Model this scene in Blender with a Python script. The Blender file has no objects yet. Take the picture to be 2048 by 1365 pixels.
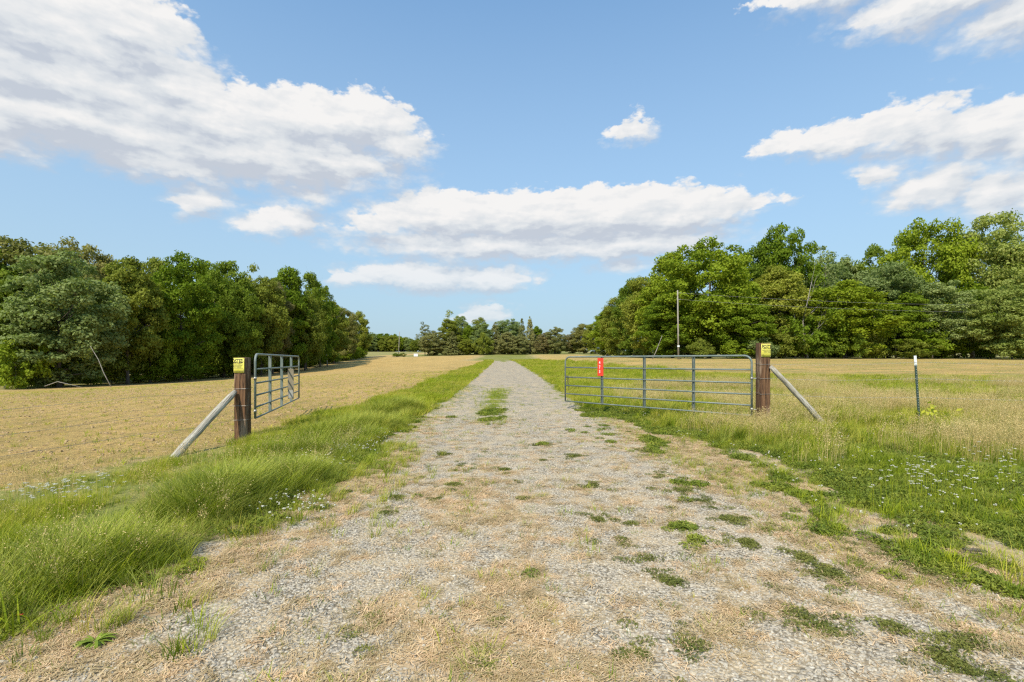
import bpy, bmesh, math, random
import numpy as np
from mathutils import Vector, Matrix

R = math.radians
scene = bpy.context.scene
COL = scene.collection
random.seed(7)

# ------------------------------------------------------------------ camera
EYE = 1.5
F = 1000.0                     # focal length in pixels of the 2048 px wide photograph
HORIZ = 722.0
cam_d = bpy.data.cameras.new("camera")
cam = bpy.data.objects.new("camera", cam_d)
COL.objects.link(cam)
cam.location = (0, 0, EYE)
cam.rotation_euler = (R(90), 0, 0)
cam_d.sensor_width = 36.0
cam_d.lens = F / 2048 * 36.0
cam_d.shift_y = (HORIZ - 682.5) / 2048
cam_d.clip_start = 0.05
cam_d.clip_end = 5000
scene.camera = cam

scene.view_settings.view_transform = 'Standard'
scene.view_settings.look = 'None'
scene.view_settings.exposure = 0.0
scene.view_settings.gamma = 1.0
scene.cycles.filter_width = 1.3
scene.cycles.use_denoising = False
scene.cycles.max_bounces = 5
scene.cycles.diffuse_bounces = 3
scene.cycles.glossy_bounces = 2
scene.cycles.transmission_bounces = 3
scene.cycles.transparent_max_bounces = 6
scene.cycles.caustics_reflective = False
scene.cycles.caustics_refractive = False

# ------------------------------------------------------------------ sun
SUN_EL, SUN_AZ = R(48), R(-158)      # azimuth from +Y towards +X: sun is to the left, a little behind the camera
sun_dir = Vector((math.cos(SUN_EL) * math.sin(SUN_AZ), math.cos(SUN_EL) * math.cos(SUN_AZ), math.sin(SUN_EL)))
sd = bpy.data.lights.new("sun", 'SUN')
sd.energy = 5.0
sd.angle = R(0.6)
sd.color = (1.0, 0.92, 0.78)
sun = bpy.data.objects.new("sun", sd)
COL.objects.link(sun)
sun.rotation_euler = sun_dir.to_track_quat('Z', 'Y').to_euler()

# ------------------------------------------------------------------ node helpers
def N(nt, typ, ins=None, **props):
    n = nt.nodes.new(typ)
    for k, v in props.items():
        setattr(n, k, v)
    for k, v in (ins or {}).items():
        s = n.inputs[k]
        if isinstance(v, bpy.types.NodeSocket):
            nt.links.new(v, s)
        else:
            s.default_value = v
    return n

def M2(nt, op, a, b=0.0, c=0.0, clamp=False):
    return N(nt, 'ShaderNodeMath', {0: a, 1: b, 2: c}, operation=op, use_clamp=clamp).outputs[0]

def V2(nt, op, a, b=(0, 0, 0)):
    n = N(nt, 'ShaderNodeVectorMath', {0: a, 1: b}, operation=op)
    return n.outputs['Value'] if op in ('LENGTH', 'DOT_PRODUCT') else n.outputs['Vector']

def RNG(nt, v, a, b, c=0.0, d=1.0, smooth=True):
    return N(nt, 'ShaderNodeMapRange', {'Value': v, 'From Min': a, 'From Max': b, 'To Min': c, 'To Max': d},
             interpolation_type='SMOOTHSTEP' if smooth else 'LINEAR').outputs[0]

def MIX(nt, f, a, b, mode='MIX'):
    n = nt.nodes.new('ShaderNodeMix'); n.data_type = 'RGBA'; n.blend_type = mode
    for s, v in ((n.inputs[0], f), (n.inputs[6], a), (n.inputs[7], b)):
        if isinstance(v, bpy.types.NodeSocket): nt.links.new(v, s)
        else: s.default_value = (v + (1,)) if isinstance(v, tuple) and len(v) == 3 else v
    return n.outputs[2]

def NOISE(nt, vec, scale, detail=3.0, rough=0.5, out=0, dim='3D', dist=0.0):
    n = N(nt, 'ShaderNodeTexNoise', {'Scale': scale, 'Detail': detail, 'Roughness': rough, 'Distortion': dist}, noise_dimensions=dim)
    if vec is not None: nt.links.new(vec, n.inputs['Vector'])
    return n.outputs[out]

# ------------------------------------------------------------------ world: daylight sky with fair-weather clouds
world = bpy.data.worlds.new("World")
scene.world = world
world.use_nodes = True
wt = world.node_tree
wt.nodes.clear()

def angles(px, py):
    az = math.degrees(math.atan((px - 1024) / F))
    el = math.degrees(math.atan((HORIZ - py) / F * math.cos(math.radians(az))))
    return az, el

# (centre px, centre py, half width, height above centre, depth below centre)
BLOBS = [
    # great cloud, upper left
    (60, 60, 340, 160, 60), (250, 70, 160, 110, 60), (100, 150, 340, 110, 70), (330, 175, 130, 90, 60),
    (150, 240, 420, 90, 70), (420, 255, 260, 90, 60), (600, 250, 150, 75, 70), (730, 245, 100, 60, 60),
    (790, 295, 70, 50, 28), (500, 310, 320, 70, 60), (640, 320, 170, 60, 45), (735, 335, 60, 40, 25), (330, 320, 170, 50, 40), (560, 335, 190, 40, 30), (-150, 230, 300, 200, 60),
    # small puffs below it
    (404, 403, 46, 40, 26), (372, 410, 26, 20, 16), (625, 393, 44, 24, 16), (590, 445, 60, 32, 22), (515, 452, 48, 20, 18),
    (10, 292, 24, 12, 10),
    # long low cloud in the middle
    (900, 440, 150, 52, 40), (1050, 440, 190, 55, 60), (1230, 430, 170, 58, 60), (1370, 430, 120, 45, 40), (1460, 420, 50, 36, 24),
    (760, 455, 70, 28, 24), (1000, 490, 290, 30, 34), (1250, 490, 200, 40, 26), (1510, 405, 36, 12, 10), (850, 425, 55, 36, 30),
    # thin one beneath
    (860, 555, 150, 34, 28), (960, 560, 100, 28, 20), (750, 556, 70, 22, 18),
    (1240, 528, 44, 16, 12), (1285, 533, 24, 10, 8),
    (975, 620, 26, 14, 10), (965, 636, 45, 12, 12),
    # single small cloud
    (1276, 260, 25, 30, 18), (1250, 268, 22, 12, 9),
    # right hand pair
    (1600, 290, 80, 26, 16), (1700, 278, 100, 42, 30), (1790, 262, 90, 56, 45), (1870, 258, 90, 60, 60), (1980, 260, 110, 60, 60), (2080, 260, 120, 60, 70),
    (2150, 325, 130, 30, 50),
    (1755, 352, 26, 26, 26), (1830, 385, 60, 32, 26), (1905, 368, 70, 52, 50), (1990, 385, 80, 46, 50), (2080, 390, 80, 50, 55),
    # upper right corner
    (1700, -45, 140, 30, 50), (1900, -20, 230, 40, 62), (2090, -5, 190, 40, 68), (1560, -5, 40, 10, 10),
    # outside the picture
    (-600, 400, 260, 60, 50), (2700, 300, 300, 80, 60), (300, -500, 500, 160, 140), (1300, -700, 400, 150, 130), (3300, 450, 300, 60, 50),
]
cg = bpy.data.node_groups.new("cloud_outline", 'ShaderNodeTree')
cg.interface.new_socket(name="P", in_out='INPUT', socket_type='NodeSocketVector')
cg.interface.new_socket(name="D", in_out='OUTPUT', socket_type='NodeSocketFloat')
gi = cg.nodes.new('NodeGroupInput'); go = cg.nodes.new('NodeGroupOutput')
acc = None
for (bx, by, w, up, dn) in BLOBS:
    az, el = angles(bx, by)
    az0, _ = angles(bx - w, by); az1, _ = angles(bx + w, by)
    _, e1 = angles(bx, by - up); _, e0 = angles(bx, by + dn)
    rx = (az1 - az0) / 2; ru = e1 - el; rd = el - e0
    d = V2(cg, 'SUBTRACT', gi.outputs[0], (az, el, 0))
    a = V2(cg, 'MULTIPLY', d, (1 / rx, 1 / ru, 0))
    b = V2(cg, 'MULTIPLY', d, (-1 / rx, -1 / rd, 0))
    L = V2(cg, 'LENGTH', V2(cg, 'MAXIMUM', a, b))
    L = M2(cg, 'MULTIPLY', M2(cg, 'SUBTRACT', L, 1.0), (ru + rd + min(rx, 6)) / 3.4)   # roughly degrees from the rim
    acc = L if acc is None else M2(cg, 'SMOOTH_MIN', acc, L, 0.5)
cg.links.new(acc, go.inputs[0])

tc = wt.nodes.new('ShaderNodeTexCoord')
sep = N(wt, 'ShaderNodeSeparateXYZ', {0: V2(wt, 'NORMALIZE', tc.outputs['Generated'])})
azn = M2(wt, 'MULTIPLY', M2(wt, 'ARCTAN2', sep.outputs[0], sep.outputs[1]), 57.29578)
eln = M2(wt, 'MULTIPLY', M2(wt, 'ARCSINE', sep.outputs[2]), 57.29578)
P = N(wt, 'ShaderNodeCombineXYZ', {0: azn, 1: eln, 2: 0.0}).outputs[0]
Pn = V2(wt, 'MULTIPLY', P, (1.0, 1.7, 1.0))
w1 = NOISE(wt, Pn, 0.22, 3, 0.55, out=1)
w1 = V2(wt, 'MULTIPLY', V2(wt, 'SUBTRACT', w1, (0.5, 0.5, 0.5)), (5.5, 2.0, 0))
w2 = NOISE(wt, Pn, 0.9, 5, 0.62, out=1)
w2 = V2(wt, 'MULTIPLY', V2(wt, 'SUBTRACT', w2, (0.5, 0.5, 0.5)), (1.3, 1.1, 0))
PW = V2(wt, 'ADD', V2(wt, 'ADD', P, w1), w2)
def grp(v):
    g = wt.nodes.new('ShaderNodeGroup'); g.node_tree = cg
    wt.links.new(v, g.inputs[0]); return g.outputs[0]
D0 = grp(PW)
D1 = grp(V2(wt, 'ADD', PW, (-0.5, 1.5, 0)))
def billow(v):
    a = N(wt, 'ShaderNodeTexVoronoi', {'Vector': v, 'Scale': 0.42, 'Smoothness': 0.35}, feature='SMOOTH_F1', voronoi_dimensions='2D').outputs['Distance']
    b = N(wt, 'ShaderNodeTexVoronoi', {'Vector': v, 'Scale': 1.05, 'Smoothness': 0.3}, feature='SMOOTH_F1', voronoi_dimensions='2D').outputs['Distance']
    c = N(wt, 'ShaderNodeTexVoronoi', {'Vector': v, 'Scale': 2.6, 'Smoothness': 0.3}, feature='SMOOTH_F1', voronoi_dimensions='2D').outputs['Distance']
    return M2(wt, 'ADD', M2(wt, 'ADD', M2(wt, 'MULTIPLY', a, 0.9), M2(wt, 'MULTIPLY', b, 0.45)), M2(wt, 'MULTIPLY', c, 0.22))
Pw = V2(wt, 'ADD', V2(wt, 'MULTIPLY', P, (0.8, 1.5, 1.0)), w2)
bil = billow(Pw)
bil_up = billow(V2(wt, 'ADD', Pw, (-0.25, 0.5, 0)))
fine = NOISE(wt, Pn, 1.0, 6, 0.55)
wisp = NOISE(wt, V2(wt, 'MULTIPLY', P, (0.35, 1.2, 1.0)), 0.6, 3, 0.5)
dd = M2(wt, 'ADD', D0, M2(wt, 'MULTIPLY', M2(wt, 'SUBTRACT', fine, 0.5), 0.9))
dd = M2(wt, 'ADD', dd, M2(wt, 'MULTIPLY', M2(wt, 'SUBTRACT', bil, 0.72), 1.25))
dd = M2(wt, 'SUBTRACT', dd, 0.25)
# tops crisp, bases soft and thinner
soft = RNG(wt, M2(wt, 'SUBTRACT', D1, D0), -0.5, 0.9, 2.1, 0.5)
alpha = RNG(wt, M2(wt, 'DIVIDE', dd, soft), 0.5, -0.75, 0.0, 1.0)
alpha = M2(wt, 'MULTIPLY', alpha, RNG(wt, eln, 2.5, 16.0, 0.62, 1.0))
relief = M2(wt, 'MULTIPLY', M2(wt, 'SUBTRACT', bil, bil_up), 0.36)    # fine is high where the cloud is thin
topness = M2(wt, 'MULTIPLY', M2(wt, 'SUBTRACT', D1, D0), 0.34)
deep = RNG(wt, D0, -0.3, -4.0, 0.0, 1.0)
band = RNG(wt, wisp, 0.32, 0.68, -0.26, 0.26)
lit = M2(wt, 'ADD', 0.47, topness)
lit = M2(wt, 'SUBTRACT', lit, relief)
lit = M2(wt, 'ADD', lit, M2(wt, 'MULTIPLY', band, 0.95))
lit = M2(wt, 'SUBTRACT', lit, M2(wt, 'MULTIPLY', deep, 0.20), clamp=True)
cr = wt.nodes.new('ShaderNodeValToRGB')
cr.color_ramp.elements[0].position = 0.0; cr.color_ramp.elements[0].color = (0.56, 0.61, 0.69, 1)
cr.color_ramp.elements[1].position = 1.0; cr.color_ramp.elements[1].color = (0.915, 0.905, 0.895, 1)
e = cr.color_ramp.elements.new(0.4); e.color = (0.73, 0.765, 0.80, 1)
wt.links.new(lit, cr.inputs[0])
sky = wt.nodes.new('ShaderNodeTexSky')
sky.sky_type = 'NISHITA'
sky.sun_disc = False
sky.sun_elevation = SUN_EL
sky.sun_rotation = SUN_AZ
sky.altitude = 100
sky.air_density = 1.0
sky.dust_density = 1.2
sky.ozone_density = 1.6
SKY_S = 0.1
skyc = MIX(wt, 1.0, sky.outputs[0], (1.35, 2.25, 2.6), 'MULTIPLY')
skyc = MIX(wt, RNG(wt, eln, 38, 2, 0.22, 0.92, False), skyc, (4.7, 5.95, 6.9))
cl = MIX(wt, 1.0, cr.outputs[0], (1 / SKY_S, 1 / SKY_S, 1 / SKY_S), 'MULTIPLY')
fin = MIX(wt, alpha, skyc, cl)
bg = N(wt, 'ShaderNodeBackground', {'Color': fin, 'Strength': SKY_S})
wo = N(wt, 'ShaderNodeOutputWorld', {'Surface': bg.outputs[0]})
world.cycles.sampling_method = 'MANUAL'
world.cycles.sample_map_resolution = 512

# ------------------------------------------------------------------ small tools
def tag(o, label=None, cat=None, group=None, kind=None):
    if label: o['label'] = label
    if cat: o['category'] = cat
    if group: o['group'] = group
    if kind: o['kind'] = kind
    return o

def mesh_obj(name, me, mat=None, parent=None, link=True):
    o = bpy.data.objects.new(name, me)
    if mat is not None:
        me.materials.clear(); me.materials.append(mat)
    if link: COL.objects.link(o)
    if parent is not None: o.parent = parent
    return o

def empty(name, loc):
    o = bpy.data.objects.new(name, None)
    o.empty_display_size = 0.2
    COL.objects.link(o); o.location = loc
    return o

def np_mesh(name, V, Fs, smooth=False, k=4):
    """mesh from numpy arrays; Fs is (n,k) of indices"""
    me = bpy.data.meshes.new(name)
    V = np.asarray(V, dtype=np.float32); Fs = np.asarray(Fs, dtype=np.int32)
    k = Fs.shape[1]
    me.vertices.add(len(V)); me.vertices.foreach_set('co', V.ravel())
    me.loops.add(Fs.size); me.loops.foreach_set('vertex_index', Fs.ravel())
    me.polygons.add(len(Fs))
    me.polygons.foreach_set('loop_start', np.arange(0, Fs.size, k, dtype=np.int32))
    me.polygons.foreach_set('loop_total', np.full(len(Fs), k, dtype=np.int32))
    if smooth: me.polygons.foreach_set('use_smooth', np.ones(len(Fs), dtype=bool))
    me.update(calc_edges=True)
    return me

def bm_obj(name, bm, mat, parent=None, smooth=False):
    me = bpy.data.meshes.new(name)
    if smooth:
        for f in bm.faces: f.smooth = True
    bm.normal_update()
    bm.to_mesh(me); bm.free()
    return mesh_obj(name, me, mat, parent)

def tube(bm, pts, rad, seg=8, cap=True):
    """pts: list of Vectors; rad: number or list"""
    pts = [Vector(p) for p in pts]
    if not isinstance(rad, (list, tuple)): rad = [rad] * len(pts)
    rings = []
    prev = None
    for i, p in enumerate(pts):
        t = (pts[min(i + 1, len(pts) - 1)] - pts[max(i - 1, 0)]).normalized()
        if prev is None:
            a = Vector((0, 0, 1)) if abs(t.z) < 0.9 else Vector((1, 0, 0))
            u = t.cross(a).normalized()
        else:
            u = (prev - t * prev.dot(t)).normalized()
        prev = u
        v = t.cross(u)
        rings.append([bm.verts.new(p + (u * math.cos(2 * math.pi * j / seg) + v * math.sin(2 * math.pi * j / seg)) * rad[i]) for j in range(seg)])
    for i in range(len(rings) - 1):
        for j in range(seg):
            bm.faces.new((rings[i][j], rings[i][(j + 1) % seg], rings[i + 1][(j + 1) % seg], rings[i + 1][j]))
    if cap:
        bm.faces.new(rings[0][::-1]); bm.faces.new(rings[-1])

def boxm(bm, c, s, mat=None):
    """box, centre c, full sizes s"""
    r = bmesh.ops.create_cube(bm, size=1.0)
    for v in r['verts']:
        v.co = Vector((v.co.x * s[0], v.co.y * s[1], v.co.z * s[2]))
        if mat is not None: v.co = mat @ v.co
        v.co += Vector(c)
    return r['verts']

# --- numpy value noise
def _h(ix, iy, seed):
    n = (ix.astype(np.int64) * 374761393 + iy.astype(np.int64) * 668265263 + seed * 1442695041) & 0xFFFFFFFF
    n = ((n ^ (n >> 13)) * 1274126177) & 0xFFFFFFFF
    return ((n ^ (n >> 16)) & 0xFFFF) / 65535.0
def vnoise(x, y, seed=0):
    ix = np.floor(x); iy = np.floor(y); fx = x - ix; fy = y - iy
    ix = ix.astype(np.int64); iy = iy.astype(np.int64)
    fx = fx * fx * (3 - 2 * fx); fy = fy * fy * (3 - 2 * fy)
    a = _h(ix, iy, seed); b = _h(ix + 1, iy, seed); c = _h(ix, iy + 1, seed); d = _h(ix + 1, iy + 1, seed)
    return (a * (1 - fx) + b * fx) * (1 - fy) + (c * (1 - fx) + d * fx) * fy
def fbm(x, y, seed=0, oct=4, gain=0.5):
    s = 0.0; a = 1.0; t = 0.0
    for o in range(oct):
        s = s + a * vnoise(x * 2 ** o + 17.3 * o, y * 2 ** o + 9.1 * o, seed + o * 31); t += a; a *= gain
    return s / t
def sst(a, b, x):
    t = np.clip((x - a) / (b - a), 0, 1)
    return t * t * (3 - 2 * t)
def smi(x, xs, ys):
    return np.interp(x, xs, ys)

# ------------------------------------------------------------------ terrain
def height_s(X, Y):
    """smooth terrain height"""
    zc = smi(Y, [0, 12, 22, 35, 50, 75, 100, 125, 150, 175, 200, 400, 700, 3000], [0, 0.02, 0.17, 0.36, 0.6, 0.93, 1.27, 1.7, 2.35, 3.2, 4.2, 8.9, 12.5, 20])
    zl = smi(Y, [0, 40, 56, 75, 93, 110, 125, 137, 155, 175, 200, 400, 700, 3000], [-1.0, -1.5, -1.65, -1.75, -1.6, -1.1, -0.55, 0.05, 1.1, 2.2, 3.5, 8.7, 12.0, 20])
    zr = smi(Y, [0, 10, 17, 24, 32, 40, 55, 72, 100, 148, 175, 200, 400, 700, 3000], [0.05, 0.14, 0.27, 0.46, 0.7, 0.95, 1.4, 1.82, 2.1, 2.7, 3.5, 4.3, 9.0, 12.5, 20])
    wl = sst(2.5, 55, -X); wr = sst(2.5, 14, X)
    z = zc * (1 - wl) * (1 - wr) + zl * wl + zr * wr
    z = z - 0.10 * sst(3.2, 5.6, -X) * (1 - sst(12, 30, Y)) * (1 - sst(20, 50, -X))
    return z
def xc(Y): return smi(Y, [0, 2, 5, 10, 25, 60, 100, 130, 200], [0.25, 0.25, 0.15, -0.05, -0.2, -0.75, -1.5, -3.0, -12])
def height(X, Y):
    X = np.asarray(X, dtype=float); Y = np.asarray(Y, dtype=float)
    z = height_s(X, Y)
    near = 1 - sst(20, 70, Y)
    z = z + (fbm(X * 0.8, Y * 0.8, 3, 3) - 0.5) * 0.07 * near * (0.4 + 0.6 * sst(1.8, 3.5, np.abs(X - xc(Y))))
    z = z + (fbm(X * 4.5, Y * 4.5, 5, 3) - 0.5) * 0.018 * near
    xr = X - xc(Y)
    z = z - 0.022 * np.exp(-((xr + 1.15) / 0.38) ** 2) - 0.022 * np.exp(-((xr - 0.95) / 0.38) ** 2)   # wheel tracks
    return z
def hz(x, y): return float(height(np.array([x]), np.array([y]))[0])

def left_edge(Y):  return smi(Y, [0, 2.3, 3.3, 4.2, 6.3, 9.5, 14, 25, 60, 100, 130], [-2.95, -2.78, -2.42, -2.12, -2.08, -2.25, -2.3, -2.4, -2.9, -3.7, -5])
def right_edge(Y): return smi(Y, [0, 2.5, 4.5, 9.5, 15, 25, 60, 100, 130], [2.6, 2.5, 2.15, 2.0, 2.05, 2.1, 1.5, 0.75, -1.0])
def left_field(Y): return smi(Y, [0, 4, 6.5, 9, 11.4, 16, 28, 60, 100, 130, 160], [-8.2, -7.0, -6.3, -5.9, -5.5, -5.1, -4.7, -5.2, -5.8, -6.5, -9])
def masks(X, Y):
    """gravel, straw/bare soil, green cover, field: 0..1 each"""
    n1 = fbm(X * 0.9, Y * 0.55, 11, 4); n2 = fbm(X * 2.6, Y * 2.0, 12, 4); n3 = fbm(X * 6, Y * 6, 13, 3); n4 = fbm(X * 1.6, Y * 1.0, 14, 3)
    le = left_edge(Y); re = right_edge(Y); lf = left_field(Y)
    jit = (n2 - 0.5) * 1.2 + (n3 - 0.5) * 0.8
    end = sst(108, 122, Y + (n1 - 0.5) * 10)
    field_l = sst(-0.25, 0.35, lf - X + (n1 - 0.5) * 1.6 + (n3 - 0.5) * 0.8)
    # right verge: ~12 m wide along the drive, and a tall-grass strip up to Y = 23 inside the fence line
    rw = smi(Y, [0, 22, 30, 45, 70, 100, 125], [60, 60, 12, 10.2, 8.6, 6.6, 5])
    field_r = sst(-0.5, 0.8, X - rw + (n1 - 0.5) * 5 + (n4 - .5) * 3) * sst(-1.2, 1.6, Y - 19.8 + (n1 - 0.5) * 6)
    field = np.maximum(field_l, field_r)
    # a grassy headland before the far trees
    head = sst(116, 124, Y + (n1 - .5) * 8) * (1 - sst(6, 12, np.abs(X + 2) + (n1 - .5) * 6))
    head = np.maximum(head, sst(180, 190, Y) * (1 - sst(34, 44, np.abs(X + 5))))
    field = field * (1 - head)
    # rank grass along the foot of the woods
    foot = np.maximum(sst(-51.5, -54.5, X + (n1 - .5) * 3), sst(67.5, 69.5, Y + (n1 - .5) * 3) * sst(23, 26, X))
    field = field * (1 - 0.85 * foot)
    # green cover
    gl = sst(-0.12, 0.18, le - X + jit * 0.7)
    p = (X - re) / 1.45
    ns = fbm(X * 2.3, Y * 0.55, 17, 3)          # cover lies in streaks along the drive
    gr = sst(-0.10, 0.16, p - 0.74 + (ns - 0.5) * 3.6 + (n3 - 0.5) * 1.8 + .45 * sst(1.6, 2.6, p))
    far_r = sst(10, 16, Y)
    gr = gr * (1 - far_r) + sst(-0.15, 0.2, X - re + jit) * far_r
    mid = np.exp(-((X - xc(Y) + 0.45) / 0.42) ** 2) * sst(11, 13, Y) * (1 - sst(21, 26, Y)) * sst(0.42, 0.6, n2 + 0.12)
    mid = np.maximum(mid, np.exp(-((X - xc(Y)) / 0.7) ** 2) * sst(94, 104, Y))
    weeds = 0.7 * sst(0.77, 0.85, n2 + 0.25 * (n3 - .5)) * (1 - sst(22, 34, Y))
    green = np.maximum.reduce([gl, gr, mid, weeds * 0.8, end, head, foot])
    green = green * (1 - field)
    # straw / bare soil on the drive
    cs = np.exp(-((X + 0.25) / 0.9) ** 2) * (1 - sst(5.5, 9, Y)) * 0.13
    ls = sst(0.9, 0.25, X - le) * 0.22 * (1 - sst(8, 12, Y) * .4)
    rs = sst(-0.4, 0.5, X - re) * 0.2
    st = sst(0.47, 0.66, n4 * 0.30 + n2 * 0.30 + n3 * .40 - .052 + cs + ls + rs - 0.06 * sst(6, 12, Y) - 0.05 * sst(14, 40, Y))
    straw = st * (1 - green) * (1 - field)
    gravel = (1 - green) * (1 - field) * (1 - straw)
    return gravel, straw, green, field

def axis(segs_core, lo, hi, step, ratio, far_lo, far_hi):
    core = list(np.arange(lo, hi + 1e-6, step))
    a = [hi]; s = step
    while a[-1] < far_hi: s *= ratio; a.append(a[-1] + s)
    b = [lo]; s = step
    while b[-1] > far_lo: s *= ratio * 1.0; b.append(b[-1] - s)
    return np.array(b[:0:-1] + core + a[1:])
xs = axis(None, -3.6, 3.6, 0.045, 1.036, -900, 900)
ys = np.concatenate([[-60, -40, -25, -15, -8, -4, -2, -0.5, 0.5, 1.2, 1.7], axis(None, 2.0, 9.0, 0.045, 1.026, 1.99, 1600)[1:]])
GX, GY = np.meshgrid(xs, ys)
GZ = height(GX, GY)
g_, s_, gr_, f_ = masks(GX, GY)
nx, ny = len(xs), len(ys)
VV = np.stack([GX.ravel(), GY.ravel(), GZ.ravel()], 1)
ZONE = np.stack([g_.ravel(), s_.ravel(), gr_.ravel(), f_.ravel()], 1).astype(np.float32)
ii = np.arange(nx * ny).reshape(ny, nx)
quads = np.stack([ii[:-1, :-1], ii[:-1, 1:], ii[1:, 1:], ii[1:, :-1]], -1).reshape(-1, 4)
qc = VV[quads].mean(1); qz = ZONE[quads].mean(1)
is_field = qz[:, 3] > 0.5
on_road = (qc[:, 0] > left_edge(qc[:, 1]) - 0.3) & (qc[:, 0] < right_edge(qc[:, 1]) + 1.6) & (qz[:, 2] < 0.5) & (~is_field) & (qc[:, 1] < 124) 
# --- terrain material
def terrain_material():
    m = bpy.data.materials.new("terrain"); m.use_nodes = True
    nt = m.node_tree; nt.nodes.clear()
    geo = nt.nodes.new('ShaderNodeNewGeometry'); pos = geo.outputs['Position']
    at = N(nt, 'ShaderNodeAttribute', attribute_name='zone')
    zs = N(nt, 'ShaderNodeSeparateColor', {0: at.outputs['Color']})
    zg, zst, zgr = zs.outputs[0], zs.outputs[1], zs.outputs[2]; zf = at.outputs['Alpha']
    # gravel: crushed grey limestone
    vor = N(nt, 'ShaderNodeTexVoronoi', {'Vector': pos, 'Scale': 42.0, 'Randomness': 1.0}, feature='F1')
    vd = vor.outputs['Distance']
    vc = N(nt, 'ShaderNodeSeparateColor', {0: vor.outputs['Color']}).outputs[0]
    ramp = nt.nodes.new('ShaderNodeValToRGB'); nt.links.new(vc, ramp.inputs[0])
    r = ramp.color_ramp; r.elements[0].color = (0.30, 0.26, 0.205, 1); r.elements[1].color = (0.62, 0.56, 0.465, 1)
    x = r.elements.new(0.45); x.color = (0.49, 0.42, 0.33, 1)
    x = r.elements.new(0.8); x.color = (0.47, 0.39, 0.28, 1)
    gcol = MIX(nt, RNG(nt, vd, 0.35, 0.75), ramp.outputs[0], (0.16, 0.13, 0.09))
    dust = NOISE(nt, pos, 3.0, 4, 0.6)
    gcol = MIX(nt, RNG(nt, dust, 0.40, 0.62, 0.0, 0.6), gcol, (0.54, 0.41, 0.25))
    # straw and dusty soil
    n1 = NOISE(nt, pos, 60, 4, 0.7)
    n2 = NOISE(nt, pos, 5, 4, 0.6)
    soil = MIX(nt, RNG(nt, n2, 0.35, 0.65), (0.57, 0.40, 0.225), (0.45, 0.31, 0.155))
    soil = MIX(nt, RNG(nt, n1, 0.45, 0.75, 0, 0.7), soil, (0.20, 0.145, 0.08))
    # ground under and between grass
    n3 = NOISE(nt, pos, 0.9, 5, 0.6); n4 = NOISE(nt, pos, 35, 3, 0.6); n5 = NOISE(nt, pos, 0.16, 3, .5)
    gcov = MIX(nt, RNG(nt, n3, 0.38, 0.62), (0.17, 0.20, 0.03), (0.31, 0.28, 0.065))
    gcov = MIX(nt, RNG(nt, n4, 0.4, 0.7, 0, 0.7), gcov, (0.05, 0.065, 0.015))
    gcov = MIX(nt, RNG(nt, n5, 0.45, 0.6, 0, 0.5), gcov, (0.27, 0.24, 0.09))
    # tilled field with last year's stubble
    sx = N(nt, 'ShaderNodeSeparateXYZ', {0: pos})
    wob = NOISE(nt, pos, 0.35, 2, .5)
    rowx = M2(nt, 'ADD', sx.outputs[0], M2(nt, 'MULTIPLY', wob, 0.35))
    row = M2(nt, 'SINE', M2(nt, 'MULTIPLY', rowx, 2 * math.pi / 0.95))
    leftside = RNG(nt, sx.outputs[0], 2, -2)
    f1 = NOISE(nt, V2(nt, 'MULTIPLY', pos, (1, 0.35, 1)), 9.0, 5, 0.65)
    f2 = NOISE(nt, pos, 0.22, 4, 0.55)
    f3 = NOISE(nt, V2(nt, 'MULTIPLY', pos, (0.25, 1, 1)), 1.1, 4, 0.6)
    fcol = MIX(nt, RNG(nt, f2, 0.36, 0.66), (0.57, 0.37, 0.13), (0.45, 0.30, 0.10))
    fcol = MIX(nt, RNG(nt, f1, 0.50, 0.74, 0, 0.75), fcol, (0.19, 0.125, 0.06))
    fcol = MIX(nt, M2(nt, 'MULTIPLY', RNG(nt, row, -0.6, 1.0, 0, 0.36), M2(nt, 'MULTIPLY', leftside, RNG(nt, NOISE(nt, pos, 0.8, 3, .6), .42, .6, .15, 1))), fcol, (0.215, 0.165, 0.065))
    gstreak = M2(nt, 'MULTIPLY', RNG(nt, f3, 0.46, 0.62, 0, 0.8), RNG(nt, sx.outputs[0], 3, 9, 0.15, 1))
    fcol = MIX(nt, gstreak, fcol, (0.24, 0.235, 0.07))
    fcol = MIX(nt, RNG(nt, NOISE(nt, pos, 2.7, 5, 0.7), 0.55, 0.72, 0, 0.5), fcol, (0.23, 0.22, 0.07))
    c = MIX(nt, zst, gcol, soil)
    c = MIX(nt, zgr, c, gcov)
    c = MIX(nt, zf, c, fcol)
    # relief
    hgt = M2(nt, 'MULTIPLY', M2(nt, 'SUBTRACT', 0.8, vd), M2(nt, 'MULTIPLY', zg, 0.014))
    hgt = M2(nt, 'ADD', hgt, M2(nt, 'MULTIPLY', n1, M2(nt, 'MULTIPLY', zst, 0.012)))
    hgt = M2(nt, 'ADD', hgt, M2(nt, 'MULTIPLY', n4, M2(nt, 'MULTIPLY', zgr, 0.02)))
    fh = M2(nt, 'ADD', M2(nt, 'MULTIPLY', NOISE(nt, pos, 8, 6, .7), 0.14), M2(nt, 'MULTIPLY', M2(nt, 'MULTIPLY', row, leftside), 0.02))
    hgt = M2(nt, 'ADD', hgt, M2(nt, 'MULTIPLY', fh, zf))
    bump = N(nt, 'ShaderNodeBump', {'Height': hgt, 'Strength': 0.9, 'Distance': 1.0})
    b = N(nt, 'ShaderNodeBsdfPrincipled', {'Base Color': c, 'Roughness': 0.95, 'Normal': bump.outputs[0], 'Specular IOR Level': 0.15})
    N(nt, 'ShaderNodeOutputMaterial', {'Surface': b.outputs[0]})
    return m
TERR = terrain_material()
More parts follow.
